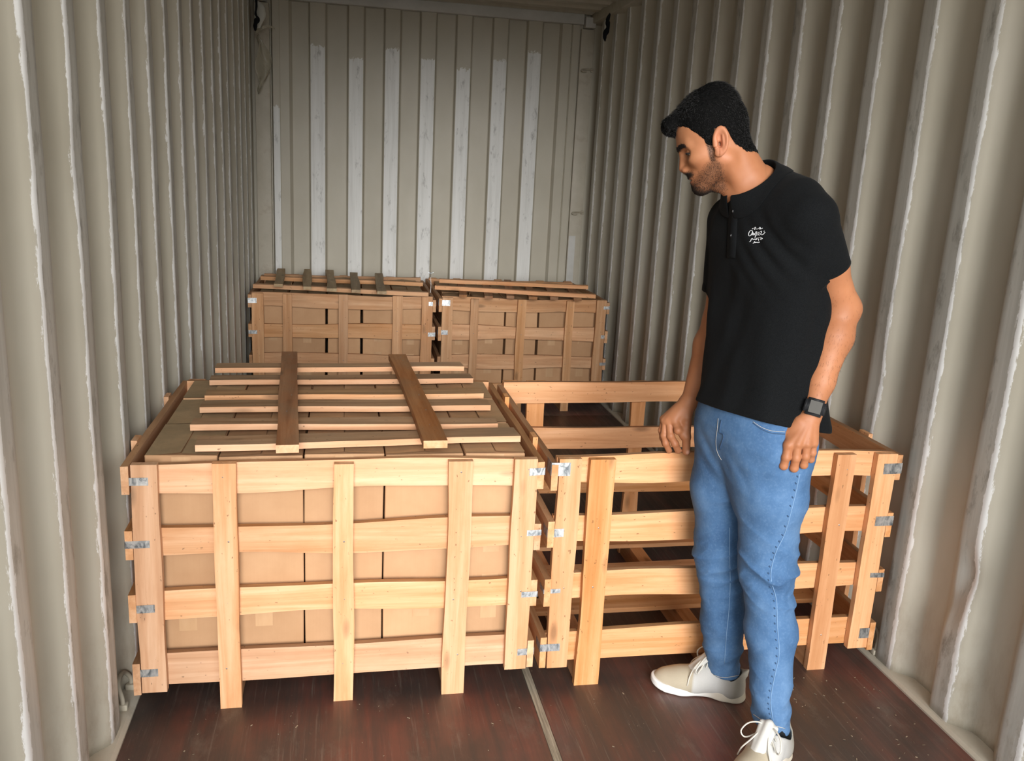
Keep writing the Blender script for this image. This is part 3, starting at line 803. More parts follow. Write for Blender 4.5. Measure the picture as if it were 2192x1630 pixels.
LK = [A3(.505, 1.884, .902), A3(.524, 1.874, .908), A3(.547, 1.871, .909), A3(.568, 1.877, .909)]
LT = [A3(.501, 1.886, .846), A3(.526, 1.879, .842), A3(.551, 1.879, .850), A3(.573, 1.887, .862)]
LFING = []
for k, t_ in zip(LK, LT):
    v = t_-k
    LFING.append([k, k+v*.55+A3(-.001, -.004, 0), k+v*.98+A3(0, .000, 0), k+v*1.06+A3(.003, .014, 0)])
LTH = [A3(.533, 1.897, .958), A3(.510, 1.908, .925), A3(.502, 1.916, .890), A3(.506, 1.920, .862)]
RK = [A3(.366, 2.281, .848), A3(.353, 2.289, .843), A3(.346, 2.300, .840), A3(.346, 2.313, .841)]
RFING = [[RK[0], A3(.369, 2.258, .824), A3(.386, 2.262, .812), A3(.398, 2.276, .800)],
         [RK[1], A3(.355, 2.274, .803), A3(.369, 2.270, .780), A3(.383, 2.276, .757)],
         [RK[2], A3(.341, 2.290, .800), A3(.348, 2.288, .776), A3(.361, 2.290, .753)],
         [RK[3], A3(.340, 2.310, .808), A3(.345, 2.309, .786), A3(.353, 2.309, .766)]]
RTH = [A3(.404, 2.281, .882), A3(.397, 2.268, .845), A3(.396, 2.256, .805), A3(.401, 2.256, .760)]
def sdf_hand(P, W, el, K, FI, TH, pr, nrm):
    d = None
    fr = [.0112, .0114, .0108, .0096]
    for i in range(4):
        m = rc(P, W+(K[i]-W)*.22, K[i], .0170, .0128); d = m if d is None else smin(d, m, .012)
    for i in range(4):
        d = smin(d, finger(P, FI[i], fr[i], fr[i]*.84), .0025 if i else .006)
    th = finger(P, TH, .0150, .0108)
    d = smin(d, th, .014)
    for i in range(4):      # extensor tendons
        d = smin(d, rc(P, W+(K[i]-W)*.35+nrm*.014, K[i]+nrm*.0075, .003, .0045), .007)
    return d
def sdf_armL(P):
    d = rc(P, SHL, SHL+(ELL-SHL)*.5, .056, .0475)
    d = smin(d, rc(P, SHL+(ELL-SHL)*.45, ELL, .0475, .041), .03)
    d = smin(d, rc(P, ELL, ELL+(WRL-ELL)*.28, .0415, .0455), .02)
    d = smin(d, rc(P, ELL+(WRL-ELL)*.28, ELL+(WRL-ELL)*.72, .0445, .0325), .02)
    d = smin(d, rc(P, ELL+(WRL-ELL)*.72, WRL, .0315, .0260), .02)
    d = smin(d, np.sqrt(((P-(ELL+A3(.020, .004, -.005)))**2).sum(1))-.026, .02)     # point of the elbow
    h = sdf_hand(P, WRL, ELL, LK, LFING, LTH, None, A3(-.3, -.93, .1))
    return smin(d, h, .018)
def sdf_armR(P):
    d = rc(P, SHR, SHR+(ELR-SHR)*.5, .054, .046)
    d = smin(d, rc(P, SHR+(ELR-SHR)*.45, ELR, .046, .039), .03)
    d = smin(d, rc(P, ELR, ELR+(WRR-ELR)*.3, .040, .0425), .02)
    d = smin(d, rc(P, ELR+(WRR-ELR)*.3, WRR, .0425, .0255), .02)
    h = sdf_hand(P, WRR, ELR, RK, RFING, RTH, None, A3(-.85, .1, .4))
    return smin(d, h, .016)
TORSO = np.array([  # z, cx, cy, half width, half depth
    (.84, .528, 2.074, .180, .148), (.92, .525, 2.074, .183, .148), (1.02, .522, 2.076, .175, .130), (1.12, .517, 2.077, .172, .118), (1.22, .510, 2.078, .176, .118),
    (1.31, .502, 2.079, .184, .121), (1.38, .490, 2.079, .186, .115), (1.435, .478, 2.079, .170, .098), (1.49, .462, 2.08, .115, .078), (1.53, .45, 2.08, .062, .055)])
def sdf_torso(P, grow=0.0):
    z = P[:, 2]; g = [np.interp(z, TORSO[:, 0], TORSO[:, k]) for k in range(1, 5)]
    dx, dy = P[:, 0]-g[0], P[:, 1]-g[1]
    u = np.abs(dx*LF[0]+dy*LF[1]); v = np.abs(dx*FW[0]+dy*FW[1])
    a, b = g[2]+grow, g[3]+grow
    k = ((u/a)**2.3+(v/b)**2.3)**(1/2.3)
    return (k-1)*np.minimum(a, b)*.9
def sdf_core(P):
    d = np.maximum(sdf_torso(P, -.030), np.maximum(.95-P[:, 2], P[:, 2]-1.52))
    d = smin(d, rc(P, A3(.45, 2.08, 1.46), A3(.44, 2.08, 1.52), .058, .056), .04)
    d = smin(d, rc(P, SHL+A3(-.02, .06, -.02), SHL, .05, .05), .05); d = smin(d, rc(P, SHR+A3(0, -.06, -.02), SHR, .05, .05), .05)
    for L in (LEGL, LEGR): d = smin(d, chain(P, L[0], [r-.022 for r in L[1]]), .04)
    return d
LEGR = ([A3(.490, 2.148, .86), A3(.480, 2.160, .690), A3(.496, 2.165, .490), A3(.534, 2.172, .270), A3(.560, 2.182, .085)], [.096, .086, .069, .062, .052])
LEGL = ([A3(.524, 1.992, .86), A3(.532, 1.986, .730), A3(.548, 1.985, .528), A3(.575, 1.968, .340), A3(.583, 1.918, .082)], [.096, .090, .071, .065, .050])

def fold(P, sx, sz, tilt, seed):
    q = np.stack([P[:, 0]*sx+seed, P[:, 1]*sx+seed*1.7, P[:, 2]*sz+tilt*(P[:, 0]*LF[0]+P[:, 1]*LF[1])*sz], 1)
    n = vnoise(q); return np.sign(n)*np.abs(n)**1.2
def crease(P, sx, sz, tilt, seed):
    q = np.stack([P[:, 0]*sx+seed, P[:, 1]*sx+seed*1.7, P[:, 2]*sz+tilt*(P[:, 0]*.87-P[:, 1]*.49)*sz], 1)
    return .45-np.abs(vnoise(q))**.75*1.15
SLV_L = SHL+(ELL-SHL)*.56
SLV_R = SHR+(ELR-SHR)*.72
def sdf_shirt(P):
    z = P[:, 2]
    d = np.maximum(sdf_torso(P), z-1.525)
    sl = rc(P, SHL+A3(-.010, .035, -.004), SHL+A3(.004, .0, -.008), .062, .0625)
    sl = smin(sl, rc(P, SHL+A3(.004, .0, -.008), SLV_L, .0625, .0535), .02)
    ax = (ELL-SHL)/np.linalg.norm(ELL-SHL)
    sl = np.maximum(sl, (P-SLV_L)@ax)
    cav = np.maximum(rc(P, SHL, SLV_L+ax*.03, .056, .0485), -((P-SLV_L)@ax+.03))
    sl = np.maximum(sl, -cav)
    d1 = smin(d, sl, .035)
    sr = rc(P, SHR+A3(.0, -.035, .0), SHR+A3(.0, .0, -.01), .062, .064)
    sr = smin(sr, rc(P, SHR+A3(0, 0, -.01), SLV_R, .064, .054), .02)
    ar = (ELR-SHR)/np.linalg.norm(ELR-SHR)
    sr = np.maximum(sr, (P-SLV_R)@ar)
    cav = np.maximum(rc(P, SHR, SLV_R+ar*.03, .05, .0485), -((P-SLV_R)@ar+.03))
    sr = np.maximum(sr, -cav)
    d1 = smin(d1, sr, .03)
    # yoke between the neck and the shoulders
    d1 = smin(d1, rc(P, A3(.462, 2.08, 1.478), SHL+A3(-.012, .045, .010), .064, .050), .03)
    d1 = smin(d1, rc(P, A3(.462, 2.08, 1.478), SHR+A3(.012, -.055, .010), .064, .050), .03)
    d1 = smin(d1, rc(P, A3(.494, 2.10, 1.510), A3(.500, 1.972, 1.492), .060, .057), .03)
    d1 = smin(d1, rc(P, A3(.494, 2.10, 1.502), A3(.480, 2.20, 1.470), .060, .055), .03)
    d1 = np.maximum(d1, np.where(((P-SHL)@ax > .06) & (sl < .05) & (sdf_torso(P) > .004), (P-SLV_L)@ax, -1))
    # drape
    low = sstep(z, 1.36, 1.12)
    f = fold(P, 13, 3.2, .5, 3.0)*.012*low + fold(P, 20, 9, -.9, 8.0)*.0055*sstep(z, 1.5, 1.3)
    um = P@LF-(A3(.48, 2.07, 0)@LF)
    arm = np.exp(-(((P-(SHL+A3(-.03, .075, -.09)))/.075)**2).sum(1))
    f = f+arm*.006*np.sin((P@(LF*.75+UPV*.65))*150)
    vent = np.sin((P[:, 0]*FW[0]+P[:, 1]*FW[1])*46+z*9)*.003*low
    hem = np.exp(-((z-(.925-.22*(P[:, 0]-.50)+.11*um))/.030)**2)*.004
    d1 = d1-f-vent-hem
    zh = .925-.22*(P[:, 0]-.50)+.11*um
    d1 = smax(d1, zh-z, .004)
    cavh = np.maximum(sdf_torso(P, .0)+.012-f*0, z-(zh+.02))
    d1 = np.maximum(d1, -cavh)
    # neck hole
    n0, n1 = A3(.385, 2.088, 1.61), A3(.432, 2.085, 1.530)
    d1 = smin(d1, rc(P, A3(.455, 2.08, 1.487), A3(.424, 2.074, 1.482), .060, .057), .02)
    d1 = smax(d1, -rc(P, n0, n1, .068, .052), .004)
    return d1
PELV = np.array([(.69, .507, 2.07, .04, .04), (.76, .507, 2.07, .105, .080), (.82, .507, 2.07, .155, .108), (.87, .507, 2.07, .171, .123), (.90, .505, 2.071, .172, .126), (1.0, .500, 2.073, .163, .114)])
def sdf_jeans(P):
    z = P[:, 2]
    g = [np.interp(z, PELV[:, 0], PELV[:, k]) for k in (1, 2, 3, 4)]
    dx, dy = P[:, 0]-g[0], P[:, 1]-g[1]
    pk = ((np.abs(dx*LF[0]+dy*LF[1])/g[2])**2.3+(np.abs(dx*FW[0]+dy*FW[1])/g[3])**2.3)**(1/2.3)
    pel = np.maximum((pk-1)*np.minimum(g[2], g[3])*.8, np.maximum(z-1.0, .70-z))
    d = None
    for L, sd in ((LEGR, 1.0), (LEGL, 5.0)):
        q = None
        for i in range(4):
            s = rc(P, L[0][i], L[0][i+1], L[1][i], L[1][i+1]); q = s if q is None else smin(q, s, .03)
        kz = L[0][2][2]
        amp = .0022+.0075*np.exp(-((z-kz+.03)/.085)**2)+.0075*np.exp(-((z-.12)/.08)**2)
        f = crease(P, 8, 22, .55*(1 if sd > 2 else -.6), sd)*amp*1.15 + crease(P, 15, 34, -.8, sd+3)*amp*.45 + fold(P, 9, 12, .8, sd+7)*.004
        q = q-f
        d = q if d is None else smin(d, q, .010)
    hipf = fold(P, 12, 20, 1.1, 11.0)*.005*np.exp(-((z-.80)/.06)**2)
    d = smin(d, pel, .05)-hipf
    # cuffs: cut along the ankle, a little higher in front
    for L in (LEGR, LEGL):
        ax = (L[0][4]-L[0][3]); ax = ax/np.linalg.norm(ax)
        near = ((P-L[0][4])**2).sum(1) < .2**2
        e = L[0][4]+ax*(.004 if L is LEGL else -.004)
        cut = (P-e)@ax - (.42 if L is LEGL else .20)*((P-e)@A3(.87, -.49, 0))
        d = np.where(near, smax(d, cut, .003), d)
    return d

# hair
def sdf_hair(P):
    H = toH(P); x, y, z = H[:, 0], H[:, 1], H[:, 2]; a = np.abs(y)
    Hs = np.stack([x, a, z], 1)
    d = ell(Hs, (.003, 0, .045), (.0840, .0770, .0895))
    d = smin(d, ell(Hs, (.030, 0, .045), (.064, .0655, .070)), .03)
    d = smin(d, rc(P, toW((-.022, 0, -.028)), A3(.452, 2.082, 1.475), .0555, .0585), .02)
    top = rc(Hs, (-.014, .016, .096), (.020, .020, .087), .0505, .045)
    top = smin(top, rc(Hs, (.020, .020, .088), (.103, .016, .074), .045, .0235), .02)
    d = smin(d, top, .018)
    hx = [-.13, -.098, -.080, -.055, -.035, -.026, -.020, .006, .0095, .014, .030, .034, .046, .060, .078, .088, .10, .14]
    hz = [-.050, -.050, -.048, -.036, -.016, .012, .035, .035, .018, -.022, -.022, .014, .036, .048, .066, .072, .043, .038]
    hl = np.interp(x, hx, hz)
    cut = (hl-z)*.62
    d = smax(d, cut, .006)
    # combed grooves
    n = vnoise(np.stack([x*60, y*150, z*60], 1))*.0008+vnoise(np.stack([x*160, y*330, z*160], 1))*.0010
    curl = np.exp(-(((x-.105)/.03)**2+((z-.078)/.03)**2))*.004*np.sin(y*240+z*60)
    return d-n-curl

pieces = []
def body_piece(fn, lo, hi, h, clip=None):
    V, Q = surf(fn, lo, hi, h)
    if clip is not None:
        ok = clip(V); Q = Q[ok[Q].all(1)]
    pieces.append((V, Q))
    return V, Q
body_piece(sdf_head, (.20, 1.96, 1.44), (.62, 2.24, 1.80), .0018, lambda V: V[:, 2] > 1.452)
nh = len(pieces[0][0])
body_piece(sdf_armL, (.44, 1.82, .80), (.74, 2.04, 1.54), .0021)
body_piece(sdf_armR, (.30, 2.20, .72), (.52, 2.34, 1.52), .0021)
body_piece(sdf_core, (.25, 1.80, .03), (.75, 2.35, 1.60), .0065)
off = 0; VV, QQ = [], []
for V, Q in pieces: VV.append(V); QQ.append(Q+off); off += len(V)
VV = np.concatenate(VV); QQ = np.concatenate(QQ)

# skin material
t = NT('skin', .52, .35)
sv = t.noise(t.coord((55, 55, 55)), 1.0, 5, .6); big = t.noise(t.coord((9, 9, 9)), 1.0, 3, .5)
c = t.ramp(big, [(.3, (.36, .150, .070)), (.7, (.455, .200, .098))])
c = t.mix(t.math('MULTIPLY', sv, .55), c, t.mix(1.0, c, (.82, .66, .58), 'MULTIPLY'))
c = t.mix(t.math('MULTIPLY', t.attr('lips'), .8), c, (.30, .12, .09))
c = t.mix(t.math('MULTIPLY', t.attr('flush'), .5), c, (.60, .24, .15))
c = t.mix(t.math('MULTIPLY', t.attr('tone'), .55), c, (.36, .165, .08))
bn = t.noise(t.coord((420, 420, 420)), 1.0, 3, .7)
bm_ = t.math('MULTIPLY', t.attr('beard'), t.ramp(bn, [(.25, .55), (.6, 1.0)]))
c = t.mix(bm_, c, (.022, .014, .010))
c = t.mix(t.attr('nail'), c, (.66, .38, .29))
t.color(c); t.bump(sv, .12, .0015)
t.b.inputs['Subsurface Weight'].default_value = .12; t.b.inputs['Subsurface Radius'].default_value = (1.0, .35, .18); t.b.inputs['Subsurface Scale'].default_value = .006
M['skin'] = t.m
person = np_obj('person', VV-BASE, QQ, M['skin']); person.location = BASE
tag(person, 'man in black polo shirt and blue jeans looking down at the open crate', 'person')
def set_attr(o, nm, arr):
    a = o.data.attributes.new(nm, 'FLOAT', 'POINT'); a.data.foreach_set('value', np.asarray(arr, np.float32))
H = toH(VV); ax_, ay_, az_ = H[:, 0], np.abs(H[:, 1]), H[:, 2]; isH = np.zeros(len(VV), bool); isH[:nh] = True
def eg(c_, r_, p=1.0): return np.exp(-(((ax_-c_[0])/r_[0])**2+((ay_-c_[1])/r_[1])**2+((az_-c_[2])/r_[2])**2)*p)
def beard_mask(x, a, z):
    g = lambda c_, r_: np.exp(-(((x-c_[0])/r_[0])**2+((a-c_[1])/r_[1])**2+((z-c_[2])/r_[2])**2))
    goat = np.clip(1.6*g((.076, 0, -.097), (.024, .027, .0155)), 0, 1)
    must = np.clip(1.5*g((.090, .012, -.0530), (.016, .020, .0068)), 0, 1)
    cheek = sstep(z, -.012-.70*(x-.012)+.004, -.026-.70*(x-.012)-.008)*sstep(x, .000, .016)*sstep(z, -.130, -.104)
    side = sstep(x, .005, .011)*sstep(x, .036, .027)*sstep(z, .040, .028)*sstep(z, -.050, -.030)*sstep(a, .045, .055)*sstep(a, .0735, .0695)
    cheek = np.maximum(cheek, side*1.6)
    cheek = cheek*sstep(a, .0735, .0690)
    cheek = cheek*(1-.8*g((.085, 0, -.0665), (.02, .022, .009)))
    return goat, must, cheek
goat, must, cheek = beard_mask(ax_, ay_, az_)
lips = np.clip(1.5*(eg((.090, 0, -.0615), (.010, .017, .0048))+eg((.087, 0, -.0720), (.010, .016, .0055))), 0, 1)
brow = np.clip(1.6*np.exp(-((az_-(.0135+.22*(ay_-.010)-6*np.maximum(ay_-.038, 0)**1.0*.08))/.0052)**4)*sstep(ay_, .006, .012)*sstep(ay_, .054, .044)*(ax_ > .05), 0, 1)
slit_d = ell(np.stack([ax_, ay_, az_], 1), (.0815, .0370, -.0045), (.014, .0150, .0042))
lash = np.exp(-((slit_d-.0002)/.0016)**2)*(az_ > -.0045)+.5*np.exp(-((slit_d-.0002)/.0014)**2)*(az_ <= -.0045)
beard = np.clip(np.maximum.reduce([goat*.97, must*.9, np.clip(cheek*.62, 0, .8), brow*.9, lash*.85*(ax_ > .06)]), 0, 1)*(1-lips*.8)
set_attr(person, 'beard', np.where(isH, beard, 0)); set_attr(person, 'lips', np.where(isH, lips, 0))
set_attr(person, 'flush', np.where(isH, eg((.0, .085, .0), (.02, .02, .04))+eg((.115, 0, -.036), (.014, .02, .014))*.7, 0))
set_attr(person, 'tone', np.where(isH, sstep(ax_, .03, .08)*sstep(az_, -.06, .0)*.8, 0))
# finger nails
nl = np.zeros(len(VV))
for FI, nr in ((LFING, A3(-.2, -.3, -.9)), ):
    pass
nl = np.maximum(nl, np.exp(-((((VV-(RTH[3]+A3(.0, -.008, .002)))/np.array([.0055, .006, .007]))**2).sum(1))**2))
set_attr(person, 'nail', nl*.7)

# ---- clothing
t = NT('black_pique_cotton', .9, .08)
wv = t.noise(t.coord((700, 700, 700)), 1.0, 2, .5)
t.color(t.ramp(wv, [(.3, (.0035, .004, .0045)), (.7, (.0085, .0095, .0105))])); t.bump(wv, .4, .0008)
t.b.inputs['Sheen Weight'].default_value = .02; t.b.inputs['Sheen Roughness'].default_value = .5
M['polo'] = t.m
t = NT('blue_denim', .82, .2)
d1_ = t.noise(t.coord((420, 420, 90)), 1.0, 3, .6); d2_ = t.noise(t.coord((7, 7, 5)), 1.0, 5, .6); d3_ = t.noise(t.coord((160, 160, 160)), 1, 3, .6)
c = t.ramp(d2_, [(.28, (.042, .098, .205)), (.5, (.075, .160, .305)), (.72, (.135, .245, .415))])
c = t.mix(t.math('MULTIPLY', d1_, .42), c, t.mix(1.0, c, (.45, .55, .68), 'MULTIPLY'))
c = t.mix(t.ramp(d3_, [(.5, 0.0), (.8, .14)]), c, (.30, .44, .62))
t.color(c); t.bump(d1_, .3, .0008); M['denim'] = t.m
t = NT('pale_thread', .7); t.color((.50, .47, .42)); M['thread'] = t.m
t = NT('faded_denim_seam', .8); t.color((.17, .29, .47)); M['seam'] = t.m
t = NT('indigo_denim_seam', .8); t.color((.035, .075, .15)); M['seamdark'] = t.m
V, Q = surf(sdf_shirt, (.25, 1.80, .84), (.75, 2.36, 1.62), .0042, 1.8)
shirt = np_obj('polo_shirt', V-BASE, Q, M['polo'], person); shirt_w = (V, Q)
V, Q = surf(sdf_jeans, (.33, 1.84, .02), (.74, 2.30, 1.01), .0042, 1.8)
jeans = np_obj('jeans', V-BASE, Q, M['denim'], person); jeans_w = (V, Q)
bvh_shirt = BVHTree.FromPolygons([tuple(v) for v in shirt_w[0]], [tuple(int(i) for i in q) for q in shirt_w[1]])
bvh_jeans = BVHTree.FromPolygons([tuple(v) for v in jeans_w[0]], [tuple(int(i) for i in q) for q in jeans_w[1]])
def px_ray(px, py):
    return (_F + _R2*((px-1096)/F_PX) - _U2*((py-815)/F_PX)).normalized()
def on_cloth(bvh, px, py, lift=.001):
    d = px_ray(px, py); h, n, i, dd = bvh.ray_cast(CAM, d)
    if h is None: return None
    if n.dot(d) > 0: n = -n
    return h+n*lift
def trace(name, bvh, pix, r, mat, parent, n=40, lift=.001, seg=6):
    out = []
    for p in smooth_pts([(a, b, 0) for a, b in pix], n):
        q = on_cloth(bvh, p.x, p.y, lift)
        if q is not None and (not out or (q-out[-1]).length < .06): out.append(q)
    if len(out) < 3: return None
    sm = [out[0]]+[(out[i-1]+out[i]*2+out[i+1])/4 for i in range(1, len(out)-1)]+[out[-1]]
    B = Vector(BASE)
    return mesh_obj(name, *tube_vf([p-B for p in sm], r, seg), mat, parent, True)
# collar, placket, buttons, chest emblem
cring = A3(.421, 2.081, 1.531); cf = A3(-.053, -.013, -.040); cl_ = LF*.068
cn = np.cross(cf, cl_); cn = cn/np.linalg.norm(cn); cn = cn if cn[2] > 0 else -cn
V, Fc = [], []; NC = 44
for i in range(NC+1):
    th = math.radians(5)+(2*math.pi-math.radians(10))*i/NC
    fr_ = .5+.5*math.cos(th)                      # 1 at the front opening
    p = cring+cf*math.cos(th)+cl_*math.sin(th)
    o_ = (cf*math.cos(th)+cl_*math.sin(th)); o_ = o_/np.linalg.norm(o_)
    stand = .016*(1-.55*fr_)
    wid = .042+.010*fr_**3
    rowp = [p-o_*.004-cn*.022, p+o_*.000+cn*stand*.4, p+o_*.003+cn*stand, p+o_*.0075+cn*(stand-.002), p+o_*.016+cn*(stand-wid*.45), p+o_*(.028+.006*fr_)+cn*(stand-wid)]
    if fr_ > .9: rowp[5] = rowp[5]+cf*.10*(fr_-.9)*10*.12
    for k_, lf_ in ((4, .0045), (5, .0030)):
        hq, hn_, hi_, hd_ = bvh_shirt.find_nearest(Vector(rowp[k_]))
        hn_ = np.array(hn_); hn_ = hn_ if hn_@(o_+.4*cn) > 0 else -hn_
        dd_ = (rowp[k_]-np.array(hq))@hn_
        if dd_ < lf_ or k_ == 5: rowp[k_] = np.array(hq)+hn_*lf_
    V += [tuple(q-BASE) for q in rowp]
for i in range(NC):
    for j in range(5): Fc.append((i*6+j, (i+1)*6+j, (i+1)*6+j+1, i*6+j+1))
collar = mesh_obj('collar', V, Fc, M['polo'], shirt, True)
sm_ = collar.modifiers.new('thickness', 'SOLIDIFY'); sm_.thickness = .0024; sm_.offset = 0
ss_ = collar.modifiers.new('smooth', 'SUBSURF'); ss_.levels = 1; ss_.render_levels = 2
def ribbon(name, bvh, pix, half, mat, parent, lift=.0016, n=26):
    V, Fc = [], []
    for p in smooth_pts([(a, b, 0) for a, b in pix], n):
        for s in (-1, 0, 1):
            q = on_cloth(bvh, p.x+s*half, p.y, lift if s == 0 else lift*.9)
            if q is None: q = Vector(V[-1])+Vector(BASE) if V else Vector(BASE)
            V.append(tuple(q-Vector(BASE)))
    for i in range(n):
        for j in range(2): Fc.append((i*3+j, (i+1)*3+j, (i+1)*3+j+1, i*3+j+1))
    o = mesh_obj(name, V, Fc, mat, parent, True)
    s2 = o.modifiers.new('thickness', 'SOLIDIFY'); s2.thickness = .0022; s2.offset = 0
    return o
ribbon('placket', bvh_shirt, [(1573, 430), (1570, 470), (1568, 510), (1566, 552)], 9, M['polo'], shirt, .0022)
t = NT('black_button', .25, .5); t.color((.01, .01, .011)); M['button'] = t.m
for (bx_, by_) in ((1572, 452), (1568, 505)):
    q = on_cloth(bvh_shirt, bx_, by_, .0030)
    if q is None: continue
    bm = bmesh.new(); bmesh.ops.create_uvsphere(bm, u_segments=12, v_segments=6, radius=.0052)
    for v in bm.verts: v.co = Vector((v.co.x*1.0, v.co.y*.45, v.co.z)); 
    o = bm_obj('button', bm, M['button'], shirt, True); o.location = q-Vector(BASE); o.rotation_euler = (0, 0, math.radians(20))
t = NT('white_print', .6); t.color((.62, .64, .66)); M['print'] = t.m
ZK = 100/2038
STROKES = [[(830, 630), (850, 580)], [(880, 600), (960, 545), (985, 590), (900, 610), (955, 650)], [(985, 625), (1060, 620), (1110, 600)], [(1115, 600), (1160, 550), (1190, 590), (1130, 625), (1210, 620), (1280, 580)],
           [(810, 700), (740, 700), (680, 790), (665, 880), (700, 930), (760, 900), (820, 800), (845, 720), (800, 695)], [(830, 800), (860, 780), (835, 870), (800, 890)], [(880, 800), (900, 830), (870, 880), (900, 890)], [(960, 740), (985, 790), (930, 830), (930, 880), (990, 880), (1000, 800), (985, 900), (955, 985), (930, 975)],
           [(1030, 720), (1020, 800), (1000, 880), (1050, 890)], [(1050, 880), (1070, 800), (1110, 760), (1130, 800), (1110, 880), (1150, 890)], [(1170, 740), (1230, 720), (1220, 800), (1180, 850), (1230, 870), (1300, 860), (1360, 790), (1395, 770)], [(1330, 730), (1360, 710)],
           [(700, 1185), (750, 1160), (790, 1060), (830, 1045), (860, 1090), (900, 1060)], [(900, 1090), (940, 1060), (960, 1100), (1010, 1060), (1020, 1100)], [(980, 1040), (1080, 1010), (1190, 985), (1230, 1030), (1210, 1090), (1180, 1040)], [(1060, 1060), (1100, 1050), (1110, 1130)], [(1250, 1010), (1280, 1050)],
           [(850, 1245), (900, 1230), (925, 1170), (950, 1220), (1000, 1200)], [(1000, 1215), (1050, 1205), (1080, 1225), (1120, 1190), (1150, 1205)]]
parts = []
for st in STROKES:
    pp = []
    for p in (smooth_pts([(a, b, 0) for a, b in st], 4*len(st))):
        q = on_cloth(bvh_shirt, 1570+p.x*ZK, 460+p.y*ZK, .0009)
        if q is not None: pp.append(q-Vector(BASE))
    if len(pp) > 2: parts.append(tube_vf(pp, .00085, 5))
logo = mesh_obj('chest_emblem', *join_vf(parts), M['print'], shirt, True); logo['label'] = 'white script emblem on the chest'; logo['kind'] = 'stuff'
# sleeve ribs
for (ctr, ax2, r_) in ((SLV_L, (ELL-SHL), .0530), (SLV_R, (ELR-SHR), .0545)):
    ax2 = ax2/np.linalg.norm(ax2); u_ = np.cross(ax2, UPV); u_ /= np.linalg.norm(u_); w_ = np.cross(ax2, u_)
    V, Fc = [], []
    for k in range(40):
        th = 2*math.pi*k/40
        dr = u_*math.cos(th)+w_*math.sin(th)
        for (s, rr) in ((-.022, r_+.0022), (-.012, r_+.0030), (.0, r_+.0024), (.001, r_-.001), (-.008, r_-.002)): V.append(tuple(ctr+ax2*s+dr*rr-BASE))
    for k in range(40):
        k2 = (k+1) % 40
        for j in range(4): Fc.append((k*5+j, k2*5+j, k2*5+j+1, k*5+j+1))
    bm = bmesh.new(); vv = [bm.verts.new(p) for p in V]
    for q in Fc: bm.faces.new([vv[i] for i in q])
    bm_obj('sleeve_rib', bm, M['polo'], shirt, True)
# jeans seams, pocket edge, fly
trace('side_seam', bvh_jeans, [(1712, 1015), (1700, 1070), (1681, 1140), (1660, 1185), (1650, 1235), (1662, 1285), (1664, 1340), (1668, 1400), (1658, 1450), (1650, 1500), (1655, 1545)], .0013, M['seam'], jeans, 70, .0002)
pk = []
for p in smooth_pts([(1706, 1020, 0), (1694, 1072, 0), (1675, 1142, 0), (1654, 1187, 0), (1644, 1237, 0), (1656, 1287, 0), (1658, 1342, 0), (1662, 1402, 0), (1652, 1452, 0), (1644, 1502, 0), (1649, 1540, 0)], 34):
    a_, b_ = on_cloth(bvh_jeans, p.x-.6, p.y-1.6, .0001), on_cloth(bvh_jeans, p.x+1.6, p.y+1.6, .0001)
    if a_ is not None and b_ is not None and (a_-b_).length < .02: pk.append(tube_vf([a_-Vector(BASE), b_-Vector(BASE)], .0017, 6))
mesh_obj('seam_puckers', *join_vf(pk), M['seamdark'], jeans, True)['kind'] = 'stuff'
trace('inner_seam', bvh_jeans, [(1562, 1130), (1562, 1190), (1563, 1250), (1560, 1310), (1555, 1360), (1551, 1420)], .0012, M['seam'], jeans, 50, .0002)
trace('pocket_stitch', bvh_jeans, [(1612, 903), (1630, 915), (1652, 923), (1680, 925)], .0006, M['thread'], jeans, 20)
trace('pocket_edge', bvh_jeans, [(1612, 906), (1630, 919), (1652, 928), (1680, 930)], .0010, M['seamdark'], jeans, 20)
trace('fly_stitch', bvh_jeans, [(1538, 896), (1536, 920), (1533, 945), (1536, 968), (1545, 985)], .0006, M['thread'], jeans, 24)
trace('fly_edge', bvh_jeans, [(1545, 900), (1541, 925), (1550, 932), (1545, 950), (1541, 962)], .0017, M['seamdark'], jeans, 24)
for (cx_, pts_) in ((0, [(1513, 1436), (1530, 1446), (1550, 1451), (1582, 1446)]), (1, [(1613, 1530), (1630, 1541), (1650, 1551), (1680, 1560)])):
    trace('hem_stitch', bvh_jeans, pts_, .0009, M['thread'], jeans, 20)

